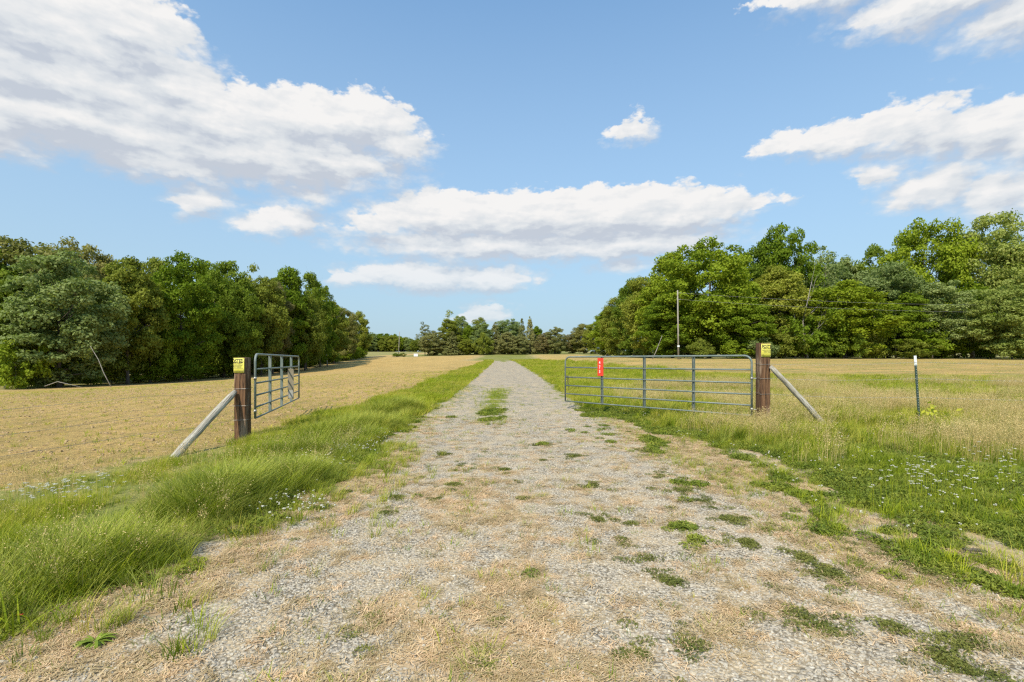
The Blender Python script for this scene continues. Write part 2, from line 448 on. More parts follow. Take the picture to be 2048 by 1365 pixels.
def sub_terrain(name, sel, label=None):
    q = quads[sel]
    used, inv = np.unique(q, return_inverse=True)
    me = np_mesh(name, VV[used], inv.reshape(-1, 4), smooth=True)
    a = me.color_attributes.new('zone', 'FLOAT_COLOR', 'POINT')
    a.data.foreach_set('color', ZONE[used].ravel())
    o = mesh_obj(name, me, TERR)
    tag(o, label, kind='structure')
    return o
sub_terrain('ground', ~(is_field | on_road), 'grassy ground of the verges')
sub_terrain('gravel_road', on_road & ~is_field, 'gravel farm drive with straw and bare soil')
sub_terrain('field', is_field, 'tan tilled farm fields on both sides of the drive')

# ------------------------------------------------------------------ plain materials
def mat_simple(name, col, rough=0.8, var=0.25, scale=8.0, metal=0.0, col2=None, bump=0.0, stretch=(1, 1, 1), obj=True):
    m = bpy.data.materials.new(name); m.use_nodes = True
    nt = m.node_tree; nt.nodes.clear()
    tc = nt.nodes.new('ShaderNodeTexCoord')
    v = V2(nt, 'MULTIPLY', tc.outputs['Object'], stretch)
    n = NOISE(nt, v, scale, 5, 0.6)
    c2 = col2 or tuple(x * (1 - var * 1.6) for x in col)
    c = MIX(nt, RNG(nt, n, 0.35, 0.68), col, c2)
    b = N(nt, 'ShaderNodeBsdfPrincipled', {'Base Color': c, 'Roughness': rough, 'Metallic': metal})
    if bump:
        bp = N(nt, 'ShaderNodeBump', {'Height': n, 'Strength': 0.8, 'Distance': bump})
        nt.links.new(bp.outputs[0], b.inputs['Normal'])
    N(nt, 'ShaderNodeOutputMaterial', {'Surface': b.outputs[0]})
    return m

def mat_leaf(name, col, col2, trans=0.38, hue=0.012, val=0.2, scale=0.35, gloss=0.06):
    m = bpy.data.materials.new(name); m.use_nodes = True
    nt = m.node_tree; nt.nodes.clear()
    geo = nt.nodes.new('ShaderNodeNewGeometry')
    oi = nt.nodes.new('ShaderNodeObjectInfo')
    n = NOISE(nt, geo.outputs['Position'], scale, 3, 0.6)
    ra = nt.nodes.new('ShaderNodeAttribute'); ra.attribute_name = 'var'
    f = M2(nt, 'ADD', M2(nt, 'MULTIPLY', ra.outputs['Fac'], 0.6), RNG(nt, n, 0.3, 0.7, -0.1, 0.5), clamp=True)
    c = MIX(nt, f, col, col2)
    h = N(nt, 'ShaderNodeHueSaturation', {'Hue': RNG(nt, oi.outputs['Random'], 0, 1, 0.5 - hue, 0.5 + hue, False),
        'Saturation': 1.0, 'Value': RNG(nt, oi.outputs['Random'], 0, 1, 1 + val, 1 - val, False), 'Color': c})
    d = N(nt, 'ShaderNodeBsdfPrincipled', {'Base Color': h.outputs[0], 'Roughness': 0.55, 'Specular IOR Level': gloss})
    tcol = MIX(nt, 1.0, h.outputs[0], (1.0, 1.15, 0.55), 'MULTIPLY')
    t = N(nt, 'ShaderNodeBsdfTranslucent', {'Color': tcol})
    s = N(nt, 'ShaderNodeMixShader', {0: trans, 1: d.outputs[0], 2: t.outputs[0]})
    N(nt, 'ShaderNodeOutputMaterial', {'Surface': s.outputs[0]})
    return m

BARK = mat_simple('bark', (0.14, 0.115, 0.09), 0.95, 0.3, 3.0, bump=0.03, stretch=(3, 3, 0.6))
BARK_PALE = mat_simple('pale_bark', (0.34, 0.30, 0.25), 0.95, 0.3, 3.0, bump=0.02, stretch=(3, 3, 0.6))

# ------------------------------------------------------------------ trees
def leaf_cards(rng, C, Nrm, size, aspect=1.5):
    """irregular leaf-spray quads at centres C with normals Nrm"""
    n = len(C)
    r = rng.normal(size=(n, 3)); t = np.cross(Nrm, r); t /= np.linalg.norm(t, axis=1, keepdims=True) + 1e-9
    b = np.cross(Nrm, t)
    s = (size * rng.uniform(0.6, 1.35, n))[:, None]
    j = lambda lo, hi: rng.uniform(lo, hi, (n, 1))
    p0 = C + t * s * j(0.8, 1.2) * aspect / 2 + Nrm * s * j(-.25, .05)
    p1 = C + b * s * j(0.3, 0.7) + t * s * j(-.25, .25)
    p2 = C - t * s * j(0.8, 1.2) * aspect / 2 + Nrm * s * j(-.25, .05)
    p3 = C - b * s * j(0.3, 0.7) + t * s * j(-.25, .25)
    V = np.stack([p0, p1, p2, p3], 1).reshape(-1, 3)
    return V, np.arange(4 * n).reshape(-1, 4)

def crown_mesh(name, seed, H, Rr, base, shape='round', nclump=110, nleaf=150, size=0.30, crad=1.35, flat=0.62, droop=0.0, lobes=0.28, opening=0.0):
    rng = np.random.default_rng(seed)
    ch = H - base; cz = base + ch * (0.46 if shape == 'round' else 0.5)
    k = rng.normal(size=(9, 3)); k /= np.linalg.norm(k, axis=1, keepdims=True)
    amp = rng.uniform(-1, 1.0, 9)
    cents = []
    while len(cents) < nclump:
        d = rng.normal(size=3); d /= np.linalg.norm(d)
        if shape == 'cone':
            u = rng.uniform(0, 1) ** 1.25
            z = base + u * ch
            rr = Rr * (1 - u) ** 0.8 * rng.uniform(0.55, 1.05) + 0.12
            a = rng.uniform(0, 2 * math.pi)
            cents.append((rr * math.cos(a), rr * math.sin(a), z)); continue
        m = 1 + lobes * float(np.sum(amp * np.maximum(0, k @ d) ** 3)) * 0.9
        q = rng.uniform(0, 1) ** (0.30 if opening == 0 else 0.5)
        p = d * q * m
        if shape == 'tall': p = np.array([p[0] * (1 - 0.35 * p[2]), p[1] * (1 - 0.35 * p[2]), p[2]])
        x, y, z = p[0] * Rr, p[1] * Rr, cz + p[2] * ch * 0.5
        if z < base * 0.6 or z > H: continue
        cents.append((x, y, z))
    cents = np.array(cents)
    cr = crad * rng.uniform(0.6, 1.3, len(cents))
    if shape == 'cone': cr = cr * (0.45 + 0.75 * (1 - (cents[:, 2] - base) / ch))
    Cs, Ns, var = [], [], []
    for c, r0 in zip(cents, cr):
        n = int(nleaf * (r0 / crad) ** 1.6)
        d = rng.normal(size=(n, 3)); d[:, 2] = d[:, 2] * 0.9 + 0.35
        d /= np.linalg.norm(d, axis=1, keepdims=True)
        rad = r0 * rng.uniform(0.25, 1.0, (n, 1)) ** 0.45
        # sub-sprays make the outline of a clump ragged
        spray = rng.normal(size=(12, 3)); spray[:, 2] += .3; spray /= np.linalg.norm(spray, axis=1, keepdims=True)
        rad = rad * (0.72 + 0.55 * np.max(np.maximum(0, d @ spray.T) ** 8, axis=1, keepdims=True))
        p = c + d * rad * np.array([1, 1, flat])
        p[:, 2] -= droop * (rad[:, 0] ** 2)
        nn = d * 0.7 + rng.normal(size=(n, 3)) * 0.5 + np.array([0, 0, 0.35])
        nn /= np.linalg.norm(nn, axis=1, keepdims=True)
        Cs.append(p); Ns.append(nn); var.append(np.clip(rng.uniform(0, 1) * 0.6 + rng.uniform(0, 0.4, n), 0, 1))
    Cs = np.concatenate(Cs); Ns = np.concatenate(Ns); var = np.concatenate(var)
    keep = Cs[:, 2] > 0.15
    Cs, Ns, var = Cs[keep], Ns[keep], var[keep]
    V, Q = leaf_cards(rng, Cs, Ns, size)
    me = np_mesh(name, V, Q)
    a = me.attributes.new('var', 'FLOAT', 'FACE'); a.data.foreach_set('value', var.astype(np.float32))
    return me, cents, cr

def trunk_mesh(name, seed, H, cents, rad=0.28, nlimb=16, lean=0.0, top=0.82):
    rnd = random.Random(seed)
    bm = bmesh.new()
    pts, rr = [], []
    dx, dy = rnd.uniform(-1, 1) * lean, rnd.uniform(-1, 1) * lean
    for i in range(8):
        t = i / 7
        pts.append(Vector((dx * t * t * H * .1 + rnd.uniform(-.12, .12) * t * H * .06, dy * t * t * H * .1 + rnd.uniform(-.12, .12) * t * H * .06, t * H * top - 0.3 * (1 - t))))
        rr.append(rad * (1.35 if i == 0 else 1 - 0.86 * t))
    tube(bm, pts, rr, 8)
    idx = list(range(len(cents))); rnd.shuffle(idx)
    for i in idx[:nlimb]:
        c = Vector(cents[i])
        t = max(0.12, min(0.93, (c.z / (H * top)) * rnd.uniform(0.55, 0.8)))
        k = t * 7; a = int(k); s = pts[a].lerp(pts[min(a + 1, 7)], k - a)
        mid = s.lerp(c, 0.55) + Vector((rnd.uniform(-.4, .4), rnd.uniform(-.4, .4), rnd.uniform(-.1, .6)))
        r0 = rad * (1 - .86 * t) * .55
        tube(bm, [s, s.lerp(mid, .5), mid, c], [r0, r0 * .75, r0 * .5, r0 * .15], 5, False)
    me = bpy.data.meshes.new(name)
    for f in bm.faces: f.smooth = True
    bm.normal_update(); bm.to_mesh(me); bm.free()
    return me

LM = {
    'maple': mat_leaf('maple_leaf', (0.26, 0.325, 0.026), (0.155, 0.215, 0.016)),
    'lime': mat_leaf('yellow_green_leaf', (0.29, 0.335, 0.024), (0.18, 0.23, 0.015)),
    'dark': mat_leaf('dark_green_leaf', (0.235, 0.295, 0.032), (0.14, 0.19, 0.02)),
    'oak': mat_leaf('oak_leaf_with_catkins', (0.33, 0.295, 0.09), (0.18, 0.185, 0.045)),
    'grey': mat_leaf('silvery_leaf', (0.31, 0.355, 0.13), (0.18, 0.23, 0.065)),
    'olive': mat_leaf('olive_leaf', (0.31, 0.325, 0.05), (0.18, 0.205, 0.028)),
    'cedar': mat_leaf('cedar_needle', (0.30, 0.285, 0.095), (0.185, 0.19, 0.06), trans=0.12, gloss=0.1),
    'pale': mat_leaf('pale_green_leaf', (0.34, 0.37, 0.10), (0.20, 0.25, 0.05)),
    'brown': mat_leaf('russet_leaf', (0.32, 0.26, 0.11), (0.19, 0.17, 0.065)),
}
PROTO = {}
def proto(key, form, leaf, seed, **kw):
    H = kw.pop('H'); Rr = kw.pop('Rr'); base = kw.pop('base')
    tr = kw.pop('trunk', 0.28); nl = kw.pop('nlimb', 16)
    me, cents, cr = crown_mesh(key + '_crown', seed, H, Rr, base, **kw)
    me.materials.append(LM[leaf])
    tm = trunk_mesh(key + '_trunk', seed + 5, H, cents, tr, nl)
    tm.materials.append(BARK)
    PROTO[key] = (me, tm, H, Rr)
FORMS = {   # H, Rr are the proportions every copy scales from
    'A': dict(H=18, Rr=6.4, base=0.9, shape='round', nclump=190, nleaf=205, size=0.255, crad=1.4, lobes=0.16),
    'B': dict(H=18, Rr=5.6, base=1.4, shape='tall', nclump=170, nleaf=205, size=0.255, crad=1.35, lobes=0.18),
    'C': dict(H=18, Rr=7.0, base=2.2, shape='round', nclump=190, nleaf=215, size=0.25, crad=1.5, flat=0.66, lobes=0.18),
    'D': dict(H=14, Rr=3.4, base=0.5, shape='cone', nclump=150, nleaf=110, size=0.22, crad=0.95, flat=0.9, trunk=0.2, nlimb=8),
    'S': dict(H=5.5, Rr=3.4, base=0.15, shape='round', nclump=55, nleaf=130, size=0.20, crad=0.85, flat=0.7, lobes=0.4, trunk=0.07, nlimb=10),
    'O': dict(H=17, Rr=5.0, base=3.0, shape='tall', nclump=48, nleaf=75, size=0.26, crad=1.1, lobes=0.4, opening=1.0, trunk=0.2, nlimb=26),
}
_seed = [100]
def get_proto(form, leaf, var=0):
    key = f"{leaf}_{form}{var}"
    if key not in PROTO:
        _seed[0] += 13
        proto(key, form, leaf, _seed[0] + var * 7, **dict(FORMS[form]))
    return PROTO[key]

def tree(px, top, Y, halfw, form, leaf, label, var=0, cat='tree', group=None, name=None, basez=None, rot=None):
    """a tree standing at distance Y whose top and half width are measured in the photograph"""
    me, tm, H, Rr = get_proto(form, leaf, var)
    X = (px - 1024) / F * Y
    zb = hz(X, Y) if basez is None else basez
    ztop = EYE + (HORIZ - top) / F * Y
    h = max(1.0, ztop - zb)
    nm = name or {'D': 'cedar_tree', 'S': 'shrub', 'O': 'open_tree'}.get(form, 'broadleaf_tree')
    if cat == 'tree' and form == 'S': cat = 'shrub'
    root = empty(nm, (X, Y, zb - 0.02))
    w = halfw / F * Y
    root.scale = (w / Rr, w / Rr, h / H)
    root.rotation_euler = (0, 0, random.uniform(0, 6.28) if rot is None else rot)
    tag(root, label, cat, group)
    mesh_obj('crown', me, None, root)
    mesh_obj('trunk', tm, None, root)
    return root

GL = 'trees of the wood on the left'
LEFT = [
    (45, 466, 70, 110, 'C', 'oak', 0, 'big tan-green oak with catkins, topmost at the left edge of the photo'),
    (150, 484, 78, 75, 'C', 'oak', 1, 'tan-green oak crown right of the biggest oak, behind the silvery tree'),
    (118, 505, 59.5, 100, 'A', 'grey', 0, 'large dark silvery-green tree in front of the tan oaks at far left'),
    (12, 560, 58, 55, 'B', 'dark', 0, 'dark green tree cut by the left picture edge, beside the silvery tree'),
    (255, 506, 68, 62, 'B', 'olive', 0, 'olive-green tree between the silvery tree and the bright maple on the left'),
    (208, 512, 82, 40, 'B', 'oak', 0, 'narrow tan crown peeking over the olive tree in the left wood'),
    (362, 503, 78, 70, 'A', 'maple', 0, 'bright green maple with a high square top in the left wood'),
    (310, 518, 86, 50, 'B', 'olive', 1, 'olive crown just behind and left of the bright maple'),
    (448, 520, 92, 58, 'A', 'dark', 0, 'dark green broad tree right of the bright maple in the left wood'),
    (415, 522, 100, 40, 'B', 'maple', 0, 'green crown filling the notch between bright maple and dark broad tree'),
    (505, 524, 104, 42, 'O', 'olive', 0, 'thin-leaved tree whose see-through top rises above the left wood'),
    (522, 538, 98, 50, 'A', 'olive', 0, 'olive-brown round tree above the left gate'),
    (575, 541, 112, 50, 'B', 'maple', 1, 'green tree rising above the far end of the left gate'),
    (545, 560, 103, 40, 'C', 'brown', 0, 'brownish tree in the middle of the left wood edge'),
    (612, 548, 122, 42, 'A', 'dark', 1, 'dark round tree left of the bare dead treetop'),
    (640, 562, 132, 34, 'A', 'maple', 1, 'green tree directly under the bare dead treetop'),
    (668, 598, 146, 30, 'B', 'olive', 0, 'olive tree just right of and below the bare dead treetop'),
    (690, 610, 162, 28, 'A', 'oak', 0, 'tan-tipped tree near the right end of the left wood'),
    (714, 618, 180, 25, 'A', 'olive', 1, 'last tree at the right end of the left wood, casting shade on the field'),
    (478, 560, 90, 44, 'C', 'dark', 0, 'dark low-crowned tree behind the left gate post'),
    (300, 560, 73, 48, 'A', 'maple', 1, 'mid-green lower tree in front of the olive and maple crowns, left wood'),
    (610, 590, 115, 40, 'C', 'olive', 0, 'lower olive tree in front of the dark round tree, left wood'),
    (-60, 470, 64, 90, 'A', 'dark', 1, 'tree beyond the left picture edge whose branches only just enter the frame'),
]
for (px, top, Y, hw, form, leaf, var, lab) in LEFT:
    tree(px, top, Y, hw, form, leaf, lab, var, group=GL)
GR = 'trees of the wood on the right'
RIGHT = [
    (1418, 474, 76, 92, 'A', 'maple', 0, 'tallest bright green maple just right of the utility pole'),
    (1345, 512, 84, 62, 'B', 'maple', 1, 'green tree behind and left of the utility pole top'),
    (1300, 540, 92, 52, 'A', 'olive', 0, 'tan-tipped olive tree left of the utility pole'),
    (1345, 585, 78, 60, 'A', 'maple', 1, 'lower bright green tree at the foot of the utility pole'),
    (1268, 556, 108, 40, 'B', 'dark', 0, 'dark narrow tree on the falling left shoulder of the right wood'),
    (1242, 588, 122, 38, 'A', 'olive', 1, 'olive-green tree low on the left shoulder of the right wood'),
    (1215, 612, 140, 32, 'B', 'maple', 0, 'leftmost full green tree of the right wood'),
    (1498, 488, 92, 58, 'C', 'dark', 0, 'dark crown in the dip between the two highest maples on the right'),
    (1564, 447, 90, 62, 'A', 'maple', 1, 'high domed maple rising above the yellow posted sign on the right'),
    (1560, 525, 76, 62, 'B', 'olive', 0, 'feathery light-green tree in front of the high domed maple'),
    (1650, 488, 88, 66, 'O', 'grey', 0, 'thin silvery tree with pale limbs between the domed maple and the right crowns'),
    (1655, 505, 97, 70, 'C', 'grey', 0, 'round grey-green crown behind the thin silvery tree'),
    (1752, 488, 94, 58, 'C', 'dark', 1, 'dark flat-topped crown left of the big double-domed tree'),
    (1690, 556, 73, 82, 'A', 'lime', 0, 'yellow-green maple low in front, between the right post and the steel stake'),
    (1772, 520, 78, 66, 'A', 'grey', 1, 'mid-height grey-green tree left of the steel fence stake'),
    (1848, 440, 84, 76, 'C', 'maple', 0, 'tallest domed tree above the steel fence stake'),
    (1985, 442, 82, 84, 'C', 'pale', 1, 'wide pale domed tree at the top right of the wood'),
    (1885, 566, 73, 56, 'B', 'grey', 0, 'silvery tree just right of the steel fence stake'),
    (2022, 560, 66, 62, 'A', 'pale', 0, 'pale silvery tree low at the right picture edge'),
    (1945, 560, 79, 62, 'B', 'maple', 0, 'green tree between the two silvery trees on the right'),
    (1820, 590, 73, 48, 'B', 'maple', 1, 'lower green tree directly behind the steel fence stake'),
    (2090, 470, 86, 80, 'A', 'olive', 1, 'crown cut by the right picture edge'),
    (1480, 590, 73, 62, 'A', 'maple', 0, 'lower green tree left of the right gate post'),
    (1610, 620, 72, 50, 'S', 'maple', 0, 'leafy sapling right of the right gate post'),
    (1168, 644, 205, 26, 'A', 'oak', 0, 'pale tan tree standing away, left of the right wood'),
    (1190, 642, 190, 22, 'A', 'olive', 1, 'olive tree joining the pale tan tree to the right wood'),
    (1145, 664, 212, 20, 'A', 'brown', 0, 'low russet tree at the left of the pale tan tree'),
]
for (px, top, Y, hw, form, leaf, var, lab) in RIGHT:
    tree(px, top, Y, hw, form, leaf, lab, var, group=GR)
GM = 'trees of the grove at the end of the drive'
MIDDLE = [
    (850, 637, 200, 19, 'O', 'oak', 0, 'pale see-through tree at the left end of the centre grove'),
    (866, 662, 193, 27, 'A', 'cedar', 0, 'wide dark brown-green bushy tree at the left of the centre grove'),
    (897, 618, 200, 22, 'O', 'olive', 0, 'tallest open-topped tree of the centre grove'),
    (899, 640, 197, 24, 'B', 'olive', 1, 'green tree filling below the tallest open-topped tree'),
    (922, 633, 203, 20, 'B', 'grey', 0, 'slim grey-green tree right of the tallest of the grove'),
    (905, 664, 191, 19, 'D', 'cedar', 0, 'dark brown cedar at the front left of the centre grove'),
    (940, 650, 198, 18, 'B', 'maple', 0, 'dark narrow tree in the centre of the grove'),
    (957, 631, 206, 18, 'A', 'olive', 1, 'small round dark crown above the middle of the grove'),
    (962, 645, 196, 24, 'A', 'grey', 0, 'pale silvery tree behind the round olive bush of the grove'),
    (967, 668, 187, 19, 'S', 'olive', 0, 'round olive bush in front of the centre grove where the drive ends'),
    (990, 646, 197, 17, 'D', 'cedar', 1, 'dark cedar just right of the round olive bush'),
    (1018, 637, 204, 30, 'A', 'grey', 1, 'broad soft-topped grey-green tree right of the grove centre'),
    (1015, 665, 192, 20, 'B', 'cedar', 0, 'brownish tree low under the broad grey-green crown'),
    (1044, 638, 198, 12, 'D', 'cedar', 0, 'left one of the two pointed cedar spires of the grove'),
    (1060, 634, 196, 14, 'D', 'cedar', 1, 'right one of the two pointed cedar spires of the grove'),
    (1072, 652, 203, 17, 'B', 'maple', 0, 'dark tree right of the pointed cedar spires'),
    (1088, 664, 194, 19, 'A', 'brown', 0, 'russet-brown tree between the spires and the last dark cedar'),
    (1109, 653, 193, 20, 'A', 'cedar', 0, 'dark bushy cedar at the right end of the centre grove'),
    (1040, 670, 191, 18, 'A', 'cedar', 0, 'low dark cedar at the foot of the pointed spires'),
    (932, 676, 191, 16, 'A', 'olive', 0, 'low olive tree between the front cedar and the round bush'),
]
for (px, top, Y, hw, form, leaf, var, lab) in MIDDLE:
    tree(px, top, Y, hw, form, leaf, lab, var, group=GM)

# understory shrubs along the foot of both woods
rs = random.Random(5)
k = 0
for i in range(26):
    Y = 55 + i * 5.0 + rs.uniform(-1.2, 1.2)
    X = -55.2 + rs.uniform(-1.0, 0.8)
    px = 1024 + X / Y * F
    h = rs.uniform(3.2, 6.5)
    zb = hz(X, Y); top = HORIZ - (zb + h - EYE) * F / Y
    leaf = rs.choice(['maple', 'lime', 'dark', 'olive', 'maple'])
    tree(px, top, Y, rs.uniform(2.6, 4.0) * F / Y, 'S', leaf, 'green understory shrub in the row along the foot of the left wood', rs.randint(0, 1), group='shrubs along the foot of the left wood')
for i in range(20):
    if i < 13: X, Y = 27 + i * 4.1 + rs.uniform(-.8, .8), 70.6 + rs.uniform(-.4, 1.5)
    else: X, Y = 27.3 + rs.uniform(-1, 1), 78 + (i - 13) * 11
    px = 1024 + X / Y * F
    h = rs.uniform(2.2, 5.2)
    zb = hz(X, Y); top = HORIZ - (zb + h - EYE) * F / Y
    leaf = rs.choice(['maple', 'lime', 'dark', 'olive', 'grey'])
    tree(px, top, Y, rs.uniform(2.0, 3.1) * F / Y, 'S', leaf, 'green understory shrub in the row along the foot of the right wood', rs.randint(0, 1), group='shrubs along the foot of the right wood')

# bare dead trees
def dead_tree(name, loc, H, seed, label, mat, rad=0.12):
    rnd = random.Random(seed)
    root = empty(name, loc); tag(root, label, 'dead tree')
    bm = bmesh.new()
    def grow(p, d, L, r, lvl):
        pts = [p]; rr = [r]
        for i in range(4):
            d = (d + Vector((rnd.uniform(-.22, .22), rnd.uniform(-.22, .22), rnd.uniform(-.05, .15)))).normalized()
            pts.append(pts[-1] + d * L / 4); rr.append(r * (1 - .2 * (i + 1)))
        tube(bm, pts, rr, 5)
        if lvl:
            for q in range(4 if lvl > 1 else 3):
                i = rnd.randint(1, 4)
                nd = (d + Vector((rnd.uniform(-1, 1), rnd.uniform(-1, 1), rnd.uniform(-.1, .6)))).normalized()
                grow(pts[i], nd, L * rnd.uniform(.35, .55), rr[i] * .6, lvl - 1)
    grow(Vector((0, 0, -.3)), Vector((0, 0, 1)), H, rad, 3)
    bm_obj('trunk', bm, mat, root, True)
    return root
def at(px, Y, dz=0.0):
    X = (px - 1024) / F * Y
    return (X, Y, hz(X, Y) + dz)
dead_tree('dead_tree', at(655, 134), 19.5, 3, 'bare dead treetop sticking out of the left wood', BARK_PALE, .22)
dead_tree('dead_tree', at(1617, 71.5), 11.5, 8, 'pale bare snag inside the right wood left of the yellow-green maple', BARK_PALE, .16)
def stick(name, pts, r0, r1, label, cat='branch'):
    root = bmesh.new()
    n = len(pts)
    tube(root, pts, [r0 + (r1 - r0) * i / (n - 1) for i in range(n)], 6)
    o = bm_obj(name, root, BARK_PALE, None, True); tag(o, label, cat); return o
a = Vector(at(222, 56.5)); stick('snag', [a, a + Vector((-1.0, .2, 1.6)), a + Vector((-1.6, .2, 3.1)), a + Vector((-2.6, .3, 4.6))], .055, .025, 'pale crooked dead trunk leaning left at the foot of the left wood', 'dead trunk')
a = Vector(at(90, 55.5)); stick('fallen_branch', [a + Vector((0, 0, .3)), a + Vector((1.4, 0, .8)), a + Vector((2.6, .1, .5)), a + Vector((4.2, 0, .15))], .05, .02, 'grey fallen branch lying at the foot of the silvery tree', 'branch')
a = Vector(at(10, 55)); stick('snag', [a, a + Vector((.3, .2, 1.3)), a + Vector((-.2, .2, 2.3)), a + Vector((.8, .3, 3.0))], .13, .05, 'grey forked dead stem at the left picture edge', 'dead trunk')
a = Vector(at(1305, 68)); stick('leaning_stem', [a, a + Vector((.55, 0, 1.2)), a + Vector((1.0, 0, 2.4)), a + Vector((1.3, 0, 3.2))], .07, .03, 'thin pale stem leaning right, left of the utility pole', 'dead trunk')
# visible pale stems in the dark foot of the right wood
for i, (px, Y) in enumerate([(1590, 72), (1648, 73), (1722, 72), (1752, 74), (1792, 73), (1865, 72), (1975, 73), (1535, 73), (1690, 75), (1910, 74)]):
    a = Vector(at(px, Y)); l = rs.uniform(-.3, .3)
    stick('sapling_stem', [a - Vector((0, 0, .2)), a + Vector((l, 0, 2)), a + Vector((l * 1.5, .3, 4)), a + Vector((l * 2.4, .4, 6.5))], .12, .06,
          'slender pale stem standing in the shade at the foot of the right wood', 'tree stem')['group'] = 'pale stems at the foot of the right wood'

# ------------------------------------------------------------------ scatter tool (geometry nodes, only for uncountable cover)
def scatter(name, label, protos, P, rz, sc, idx, tilt=None, kind='stuff', cat=None):
    n = len(P)
    col = bpy.data.collections.new(name + '_shapes')
    for i, p in enumerate(protos):
        p.name = f"{name}_shape_{i:02d}"
        col.objects.link(p)
    me = bpy.data.meshes.new(name)
    me.vertices.add(n); me.vertices.foreach_set('co', np.asarray(P, dtype=np.float32).ravel())
    rot = np.zeros((n, 3), dtype=np.float32)
    if tilt is not None: rot[:, :2] = tilt
    rot[:, 2] = rz
    me.attributes.new('rot', 'FLOAT_VECTOR', 'POINT').data.foreach_set('vector', rot.ravel())
    me.attributes.new('scl', 'FLOAT', 'POINT').data.foreach_set('value', np.asarray(sc, dtype=np.float32))
    me.attributes.new('pick', 'INT', 'POINT').data.foreach_set('value', np.asarray(idx, dtype=np.int32))
    o = mesh_obj(name, me); tag(o, label, cat, kind=kind)
    ng = bpy.data.node_groups.new(name + '_nodes', 'GeometryNodeTree')
    ng.interface.new_socket(name="Geometry", in_out='INPUT', socket_type='NodeSocketGeometry')
    ng.interface.new_socket(name="Geometry", in_out='OUTPUT', socket_type='NodeSocketGeometry')
    gi = ng.nodes.new('NodeGroupInput'); go = ng.nodes.new('NodeGroupOutput')
    ci = N(ng, 'GeometryNodeCollectionInfo', {'Collection': col, 'Separate Children': True, 'Reset Children': True})
    def attr(nm, t):
        a = ng.nodes.new('GeometryNodeInputNamedAttribute'); a.data_type = t; a.inputs[0].default_value = nm
        return a.outputs[0]
    e2r = N(ng, 'FunctionNodeEulerToRotation', {0: attr('rot', 'FLOAT_VECTOR')})
    ip = N(ng, 'GeometryNodeInstanceOnPoints', {'Points': gi.outputs[0], 'Instance': ci.outputs[0], 'Pick Instance': True,
        'Instance Index': attr('pick', 'INT'), 'Rotation': e2r.outputs[0], 'Scale': attr('scl', 'FLOAT')})
    ng.links.new(ip.outputs[0], go.inputs[0])
    md = o.modifiers.new('scatter', 'NODES'); md.node_group = ng
    return o

def frust(rng, n, y0, y1, x0f, x1f, power=1.0):
    """n random points with Y in y0..y1, X between x0f(Y) and x1f(Y), uniform over the area"""
    Y = []; X = []
    ysamp = np.linspace(y0, y1, 400); w = np.maximum(0, x1f(ysamp) - x0f(ysamp)) * ysamp ** (-power + 1.0)
    c = np.cumsum(w); c /= c[-1]
    Y = np.interp(rng.uniform(0, 1, n), c, ysamp)
    a, b = x0f(Y), x1f(Y)
    X = a + (b - a) * rng.uniform(0, 1, n)
    ok = b > a
    return X[ok], Y[ok]

VIEW = 1.42     # widest X/Y that the picture (and a step aside) can see

# far wood on the horizon at left: reads as one mass
rng = np.random.default_rng(77)
fp = []
for key in [('A', 'dark', 0), ('A', 'olive', 0), ('B', 'maple', 0), ('A', 'grey', 0)]:
    fp.append(mesh_obj('far_tree', get_proto(*key)[0], link=False))
n = 420
FX = rng.uniform(-330, 60, n); FY = rng.uniform(440, 490, n)
PX = 1024 + FX / FY * F
fz = height(FX, FY)
fh = np.interp(PX, [400, 700, 760, 800, 830, 860, 1100], [17, 17, 17.5, 15.5, 12, 11, 10]) + rng.uniform(-2, 1.5, n)
scatter('far_wood', 'distant hazy green wood on the skyline left of the centre grove', fp, np.stack([FX, FY, fz - .5], 1), rng.uniform(0, 6.28, n), fh / 18.0, rng.integers(0, 4, n))
# deep interior of both woods, behind the edge trees
n = 90
FX = np.concatenate([rng.uniform(-95, -68, n // 2), rng.uniform(36, 125, n // 2)]); FY = np.concatenate([rng.uniform(60, 190, n // 2), rng.uniform(92, 130, n // 2)])
scatter('wood_interior', 'deeper trees inside the woods behind the edge', [mesh_obj('x', get_proto('A', 'dark', v)[0], link=False) for v in (0, 1)],
        np.stack([FX, FY, height(FX, FY) - .5], 1), rng.uniform(0, 6.28, n), rng.uniform(.58, .72, n), rng.integers(0, 2, n))

gx = np.linspace(-33, 19, 15); gy = 212 + 3 * np.sin(np.arange(15) * 2.3)
scatter('grove_interior', 'shaded trees filling the inside of the centre grove', [mesh_obj('x', get_proto('A', 'dark', 0)[0], link=False)],
        np.stack([gx, gy, height(gx, gy) - .5], 1), rng.uniform(0, 6.28, 15), rng.uniform(.40, .50, 15) * np.interp(np.abs(gx + 12), [0, 10, 26], [1.1, 1.0, .75]), np.zeros(15, int))

